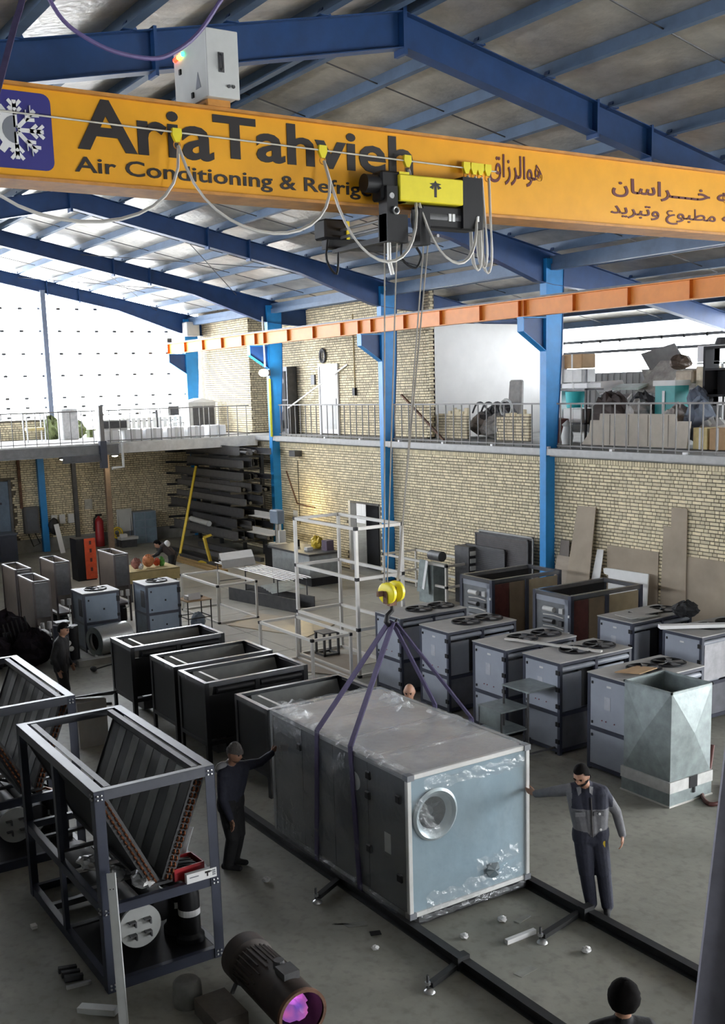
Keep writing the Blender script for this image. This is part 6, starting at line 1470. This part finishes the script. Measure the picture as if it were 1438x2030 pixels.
def hand_bones(w, tip, thumb_dir, curl, out, r=.0095):
    """palm + four unequal fingers + thumb"""
    w, tip = Vector(w), Vector(tip); d = (tip-w).normalized(); td = Vector(thumb_dir); td = (td-d*td.dot(d)).normalized(); nrm = d.cross(td).normalized()
    L = .185
    for o in (-.026, 0, .026): out.append((w+td*o*.6, w+d*.088+td*o, .017, .015, 'hand'))
    for k, (o, l) in enumerate(((.031, .074), (.0105, .083), (-.0105, .077), (-.031, .060))):
        a = w+d*.088+td*o; b_ = a+(d+nrm*curl*.35).normalized()*l*.45; c = b_+(d+nrm*curl*.9).normalized()*l*.32; e = c+(d*.8+nrm*curl*1.3).normalized()*l*.26
        out += [(a, b_, r, r*.95, 'hand'), (b_, c, r*.95, r*.88, 'hand'), (c, e, r*.88, r*.75, 'hand')]
    a = w+d*.03+td*.03; b_ = a+(d*.6+td*.75).normalized()*.042; c = b_+(d*.85+td*.35+nrm*curl*.3).normalized()*.034
    out += [(a, b_, .014, .0115, 'hand'), (b_, c, .0115, .009, 'hand')]


def person(label, P, j, fd, mats, hair, voxel=.009, build=1.0, hs=1.0, feet=None, extra=None, thumbs=None, hands=True):
    """j: joints as (screen-right, toward camera, up) offsets from P"""
    P = Vector((P[0], P[1], 0)); W = {k: P+E1*v[0]+E2*v[1]+Vector((0, 0, v[2])) for k, v in j.items()}
    g = build; B = []
    up_ = Vector((0, 0, 1)); hd = W['head']; F3 = (E1*fd[0]+E2*fd[1]+up_*fd[2]).normalized()
    chest = (W['rs']+W['ls'])/2; pel = (W['rh']+W['lh'])/2
    B += [(W['neck'], hd-up_*.05-F3*.01, .055, .055, 'neck')]
    for s, h in (('rs', 'rh'), ('ls', 'lh')):
        B += [(W[s].lerp(chest, .22)-up_*.03, W[h].lerp(pel, .1)+up_*.10, .098*g, .105*g, 'torso'), (chest+up_*.03, W[s], .075*g, .066*g, 'torso')]
        B += [(W[h]+up_*.06, W[h], .112*g, .108*g, 'leg')]
    B += [(chest-up_*.02, pel+up_*.12, .108*g, .118*g, 'torso'), (W['rh'], W['lh'], .105*g, .105*g, 'leg'), (W['neck']-up_*.05, W['neck']+up_*.02, .075, .062, 'collar')]
    for s in 'rl':
        B += [(W[s+'s'], W[s+'e'], .066*g, .052*g, 'sleeve'), (W[s+'e'], W[s+'w'], .052*g, .040*g, 'sleeve'), (W[s+'h'], W[s+'k'], .100*g, .080*g, 'leg'), (W[s+'k'], W[s+'a'], .078*g, .064*g, 'leg')]
        ft = feet or (0, 1); fdv = (E1*ft[0]+E2*ft[1]).normalized(); a = W[s+'a']
        B += [(Vector((a.x, a.y, .045))-fdv*.05, Vector((a.x, a.y, .038))+fdv*.15, .045, .036, 'shoe'), (a, Vector((a.x, a.y, .05)), .054, .05, 'shoe')]
        if hands: hand_bones(W[s+'w'], W[s+'t'], (E1*thumbs[s][0]+E2*thumbs[s][1]+up_*thumbs[s][2]) if thumbs else F3, .8 if s == 'l' else .25, B)
    b = MB()
    for a, c, ra, rc, _ in B: capsule(b, a, c, ra, rc, 8 if ra < .02 else 14)
    V, Fc, L, ax = head_shape(hd, F3, up_, hs); b.add(V, Fc)
    tmp = b.obj('person_source', skin); rm = tmp.modifiers.new('r', 'REMESH'); rm.mode = 'VOXEL'; rm.voxel_size = voxel; rm.use_smooth_shade = True
    sm = tmp.modifiers.new('s', 'SMOOTH'); sm.factor = .5; sm.iterations = 2
    bpy.context.view_layer.update(); me = bpy.data.meshes.new_from_object(tmp.evaluated_get(bpy.context.evaluated_depsgraph_get())); bpy.data.objects.remove(tmp)
    n = len(me.polygons); ce = np.empty(n*3); me.polygons.foreach_get('center', ce); ce = ce.reshape(n, 3)
    best = np.full(n, 9e9); reg = np.zeros(n, int); names = ['head', 'neck', 'torso', 'collar', 'sleeve', 'leg', 'shoe', 'hand']
    for a, c, ra, rc, nm in B:
        a_, c_ = np.array(a), np.array(c); d = c_-a_; t = np.clip(((ce-a_)@d)/(d@d), 0, 1); dist = np.linalg.norm(ce-a_-t[:, None]*d, axis=1)-(ra+(rc-ra)*t)
        k = dist < best; best[k] = dist[k]; reg[k] = names.index(nm)
    hd_ = np.linalg.norm((ce-np.array(hd))*np.array((1, 1, .8)), axis=1) < .098*hs; reg[hd_] = 0
    me.materials.clear(); ml = []
    look = {i: mats.get(nm, skin) for i, nm in enumerate(names)}
    allm = []
    for m in list(look.values())+([extra[0]] if extra else []):
        if m not in allm: allm.append(m); me.materials.append(m)
    idx = np.array([allm.index(look[r]) for r in range(len(names))])[reg]
    if extra: k = np.array([extra[1](*q) for q in ce])*((reg == 2)+(reg == 4)+(reg == 3)) > 0; idx[k] = allm.index(extra[0])
    me.polygons.foreach_set('material_index', idx.astype(np.int32)); me.polygons.foreach_set('use_smooth', [True]*n); me.name = 'person'
    o = bpy.data.objects.new('person', me); COL.objects.link(o); tag(o, label, 'person')
    fdv, lf, u = ax
    for s in (-1, 1):
        MB().ball(hd+(fdv*.082+lf*.031*s+u*.008)*hs, .010*hs, n=8, m=6).obj('eye', blackp, o, True)
        MB().beam(hd+(fdv*.098+lf*.018*s+u*.026)*hs, hd+(fdv*.086+lf*.046*s+u*.028)*hs, .008*hs, .006*hs).obj('eyebrow', hairm, o)
    hair(V, Fc, L, hd, o, hs)
    return o, W, ax


def short_hair(V, F, L, c, o, s=1):
    shell('hair', V, F, L, lambda x, y, z: z > .066*s or (x < .05*s and z > .045*s) or (x < -.005*s and z > -.05*s) or (x < .03*s and z > .02*s and abs(y) > .04*s), lambda x, y, z: .10+.10*max(0, z/(.118*s)), hairm, c, o)


def beard(V, F, L, c, o, s=1):
    short_hair(V, F, L, c, o, s)
    shell('beard', V, F, L, lambda x, y, z: x > -.005 and z < -.034*s and not (abs(y) < .017*s and -.070*s < z < -.052*s) or (x > .0 and z < .0 and abs(y) > .056*s), lambda x, y, z: .045, hairm, c, o)


def beanie(V, F, L, c, o, s=1):
    shell('beanie', V, F, L, lambda x, y, z: z > .028*s or (x < -.02*s and z > -.01*s), lambda x, y, z: .12+.42*max(0, z/(.118*s)-.6), knit, c, o)
    shell('beanie_cuff', V, F, L, lambda x, y, z: (.022*s < z < .066*s), lambda x, y, z: .19, knit, c, o)
    shell('stubble', V, F, L, lambda x, y, z: x > 0 and z < -.07*s, lambda x, y, z: .02, mat('stubble', (.13, .075, .055), .8), c, o)


def bushy(V, F, L, c, o, s=1):
    rnd = random.Random(2); b = MB(); b.ball((0, 0, 0), .112, .112, .128, 26, 18)
    b.v = [(c.x+x*(1+rnd.uniform(-.03, .05)), c.y+y*(1+rnd.uniform(-.03, .05)), c.z+.012+max(z, -.085)*(1+rnd.uniform(-.02, .03))) for x, y, z in b.v]
    b.obj('bushy_hair', hairm, o, True)


def bald(V, F, L, c, o, s=1):
    shell('white_hair', V, F, L, lambda x, y, z: z > -.04*s and z < .065*s and (x < .0), lambda x, y, z: .05, mat('grey_hair', (.42, .40, .38), .8), c, o)


def cap(V, F, L, c, o, s=1):
    shell('cap', V, F, L, lambda x, y, z: z > .035*s, lambda x, y, z: .12, gblack, c, o); short_hair(V, F, L, c, o, s)
    vis = [V[i] for i, l in enumerate(L) if l[0] > .06*s and .03*s < l[2] < .05*s and abs(l[1]) < .06*s]
    fd = (sum(vis, Vector())/len(vis)-c); fd.z = 0; fd.normalize(); lf = Vector((0, 0, 1)).cross(fd)
    b_ = c+fd*.09+Vector((0, 0, .05)); MB().plate([b_+lf*.07, b_+fd*.10+lf*.045-Vector((0, 0, .02)), b_+fd*.10-lf*.045-Vector((0, 0, .02)), b_-lf*.07], .008).obj('cap_peak', gblack, o)
    MB().beam(b_+fd*.02+lf*.05+Vector((0, 0, .01)), b_+fd*.02-lf*.05+Vector((0, 0, .01)), .012, .008).obj('cap_piping', white, o)


# worker in the grey jacket, steadying the machine
PR = (7.92, -8.17)
yoke = lambda x, y, z: z > 1.24 and abs((x-7.99)*E1.x+(y+8.03)*E1.y) < .225
o, W, ax = person('bearded worker in a grey jacket with dark yoke, one hand on the wrapped machine', PR,
                  dict(head=(-.285, .10, 1.625), neck=(-.215, .015, 1.47), rs=(-.36, -.03, 1.425), ls=(-.04, .02, 1.405), re=(-.565, -.24, 1.315), rw=(-.69, -.40, 1.235), rt=(-.77, -.49, 1.235),
                       le=(.125, -.03, 1.15), lw=(.18, .03, .91), lt=(.175, .07, .80), rh=(-.245, 0, .88), lh=(-.075, 0, .88), rk=(-.215, .06, .50), lk=(-.03, .07, .49), ra=(-.14, -.03, .09), la=(.025, .04, .09)),
                  (-.55, .75, -.42), {'torso': ggrey, 'collar': ggrey, 'sleeve': ggrey, 'leg': gnavy, 'shoe': gblack}, beard, .0085, 1.10, 1.04, (-.25, 1), (gnavy, yoke), {'r': (0, .3, 1), 'l': (-.3, 1, 0)})
ch_ = (W['rs']+W['ls'])/2; pel_ = (W['rh']+W['lh'])/2
for q, h in ((-.095, 1.20), (-.08, 1.02)): MB().lathe([(.013, -.004), (.013, .004), (0, .006)], Vector((PR[0], PR[1], 0))+E1*q+E2*.142+Vector((0, 0, h)), E2, 10).obj('jacket_stud', white, o)
for q, h in ((-.10, 1.17), (-.30, 1.17)):
    c = Vector((PR[0], PR[1], 0))+E1*q+E2*.128+Vector((0, 0, h)); MB().plate([c-E1*.055, c+E1*.055, c+E1*.055+Vector((0, 0, .05)), c-E1*.055+Vector((0, 0, .05))], .008).obj('pocket_flap', ggrey, o)
c = Vector((PR[0], PR[1], 0))+E1*-.035+E2*.105+Vector((0, 0, .80)); MB().plate([c-E1*.012, c+E1*.012, c+E1*.012+Vector((0, 0, .07)), c-E1*.012+Vector((0, 0, .07))], .006).obj('yellow_tool_handle', yelp, o)
c = ch_-Vector((0, 0, .0))+E2*.115
MB().beam(Vector((PR[0], PR[1], 0))+E1*-.185+E2*.125+Vector((0, 0, 1.38)), Vector((PR[0], PR[1], 0))+E1*-.165+E2*.135+Vector((0, 0, .93)), .012, .008).obj('jacket_zip', ink, o)
for s in (-1, 1):
    nb_ = W['neck']+E2*.075+E1*(-.03+.045*s); MB().plate([nb_+Vector((0, 0, .03)), nb_+E1*.045*s-E2*.02+Vector((0, 0, .01)), nb_+E1*.03*s+E2*.02-Vector((0, 0, .07)), nb_-Vector((0, 0, .04))+E2*.015], .008).obj('jacket_collar', ggrey, o)
MB().beam(W['rh'].lerp(pel_, -.3)+E2*.08+Vector((0, 0, .04)), W['lh'].lerp(pel_, -.3)+E2*.08+Vector((0, 0, .04)), .035, .02).obj('belt', gblack, o)

# worker in the beanie
o, W, ax = person('worker in a grey knit beanie and dark overalls reaching for the wrapped machine', (11.42, -5.22),
                  dict(head=(.19, .05, 1.50), neck=(.125, 0, 1.34), rs=(.26, -.14, 1.27), ls=(.04, .10, 1.26), re=(.45, -.34, 1.235), rw=(.575, -.56, 1.27), rt=(.61, -.70, 1.29),
                       le=(.03, .17, .98), lw=(.12, .20, .74), lt=(.15, .21, .62), rh=(.15, -.07, .83), lh=(.06, .06, .83), rk=(.18, -.02, .46), lk=(.12, .11, .45), ra=(.10, -.12, .09), la=(.04, .04, .09)),
                  (.85, .50, -.18), {'torso': gnavy, 'collar': mat('grey_hood_cloth', (.33, .33, .35), .85), 'sleeve': gnavy, 'leg': gblack, 'shoe': gblack}, beanie, .0085, 1.10, 1.0, (1, .3), None, {'r': (0, 0, 1), 'l': (.5, .8, 0)})
hc = W['neck']+E1*-.09+E2*.03-Vector((0, 0, .03)); MB().ball(hc, .07, .10, .085, 12, 8).obj('grey_hood', mat('grey_hood_cloth', (.33, .33, .35), .85), o, True)
# bald worker behind the machine
person('bald worker with grey hair seen just over the top of the wrapped machine', (11.86, -8.36),
       dict(head=(0, .03, 1.60), neck=(0, 0, 1.44), rs=(-.19, 0, 1.38), ls=(.19, 0, 1.38), re=(-.24, .16, 1.15), rw=(-.18, .30, 1.25), rt=(-.17, .36, 1.38), le=(.24, .12, 1.12), lw=(.20, .20, .95), lt=(.20, .24, .85), rh=(-.1, 0, .88), lh=(.1, 0, .88), rk=(-.1, .03, .48), lk=(.1, .03, .48), ra=(-.1, 0, .09), la=(.1, 0, .09)),
       (-.2, 1, -.25), {'torso': gnavy, 'collar': gnavy, 'sleeve': gnavy, 'leg': gblack, 'shoe': gblack}, bald, .014, .95, 1.0)
# worker in black at the left
person('worker in black clothes and a black cap walking past the tall coil frames', (19.22, -5.72),
       dict(head=(.07, .0, 1.58), neck=(.02, 0, 1.42), rs=(-.0, .17, 1.36), ls=(.02, -.17, 1.36), re=(-.10, .20, 1.10), rw=(-.02, .22, .88), rt=(.02, .22, .76), le=(-.02, -.2, 1.1), lw=(.1, -.2, .9), lt=(.15, -.2, .8), rh=(-.02, .09, .86), lh=(-.02, -.09, .86), rk=(.06, .10, .48), lk=(-.02, -.1, .47), ra=(-.02, .1, .09), la=(-.10, -.1, .09)),
       (1, .15, -.25), {'torso': gblack, 'collar': gblack, 'sleeve': gblack, 'leg': gblack, 'shoe': gblack}, cap, .012, 1.12, 1.05, (1, .1))
# worker bending at the worktable
o, W, ax = person('worker bending over the yellow worktable at the far left', (30.4, -12.5),
                  dict(head=(-.24, .10, 1.30), neck=(-.12, .05, 1.28), rs=(-.08, .20, 1.24), ls=(-.04, -.16, 1.26), re=(-.22, .24, 1.02), rw=(-.38, .26, .95), rt=(-.50, .27, .93), le=(-.2, -.2, 1.05), lw=(-.36, -.16, .95), lt=(-.46, -.16, .93), rh=(.16, .1, .86), lh=(.18, -.09, .86), rk=(.10, .1, .47), lk=(.12, -.1, .47), ra=(.13, .1, .09), la=(.16, -.1, .09)),
                  (-.9, .3, -.6), {'torso': mat('brown_cloth', (.045, .032, .03), .85), 'collar': gblack, 'sleeve': gblack, 'leg': gblack, 'shoe': gblack}, short_hair, .014, 1.05, 1.05, (-1, .2))
c = (W['rs']+W['ls'])/2+E1*.10+E2*.05+Vector((0, 0, .05)); MB().ball(c, .07, .10, .11, 10, 8).obj('white_back_patch', white, o, True)
# head at the bottom edge
person('person with bushy black hair at the bottom edge, seen from behind', (4.75, -5.10),
       dict(head=(.0, .0, 1.615), neck=(-.005, .0, 1.45), rs=(.17, -.02, 1.38), ls=(-.19, .0, 1.38), re=(.24, -.05, 1.1), rw=(.22, -.18, .9), rt=(.22, -.25, .8), le=(-.25, -.03, 1.1), lw=(-.22, -.15, .9), lt=(-.22, -.22, .8), rh=(.09, 0, .88), lh=(-.1, 0, .88), rk=(.09, -.04, .48), lk=(-.1, -.04, .48), ra=(.09, 0, .09), la=(-.1, 0, .09)),
       (.30, -1, -.12), {'torso': gblack, 'collar': gblack, 'sleeve': gblack, 'leg': gblack, 'shoe': gblack}, bushy, .012, 1.0, 1.04, (.3, -1))
for j in BRICK_JOBS: single_bricks(*j)
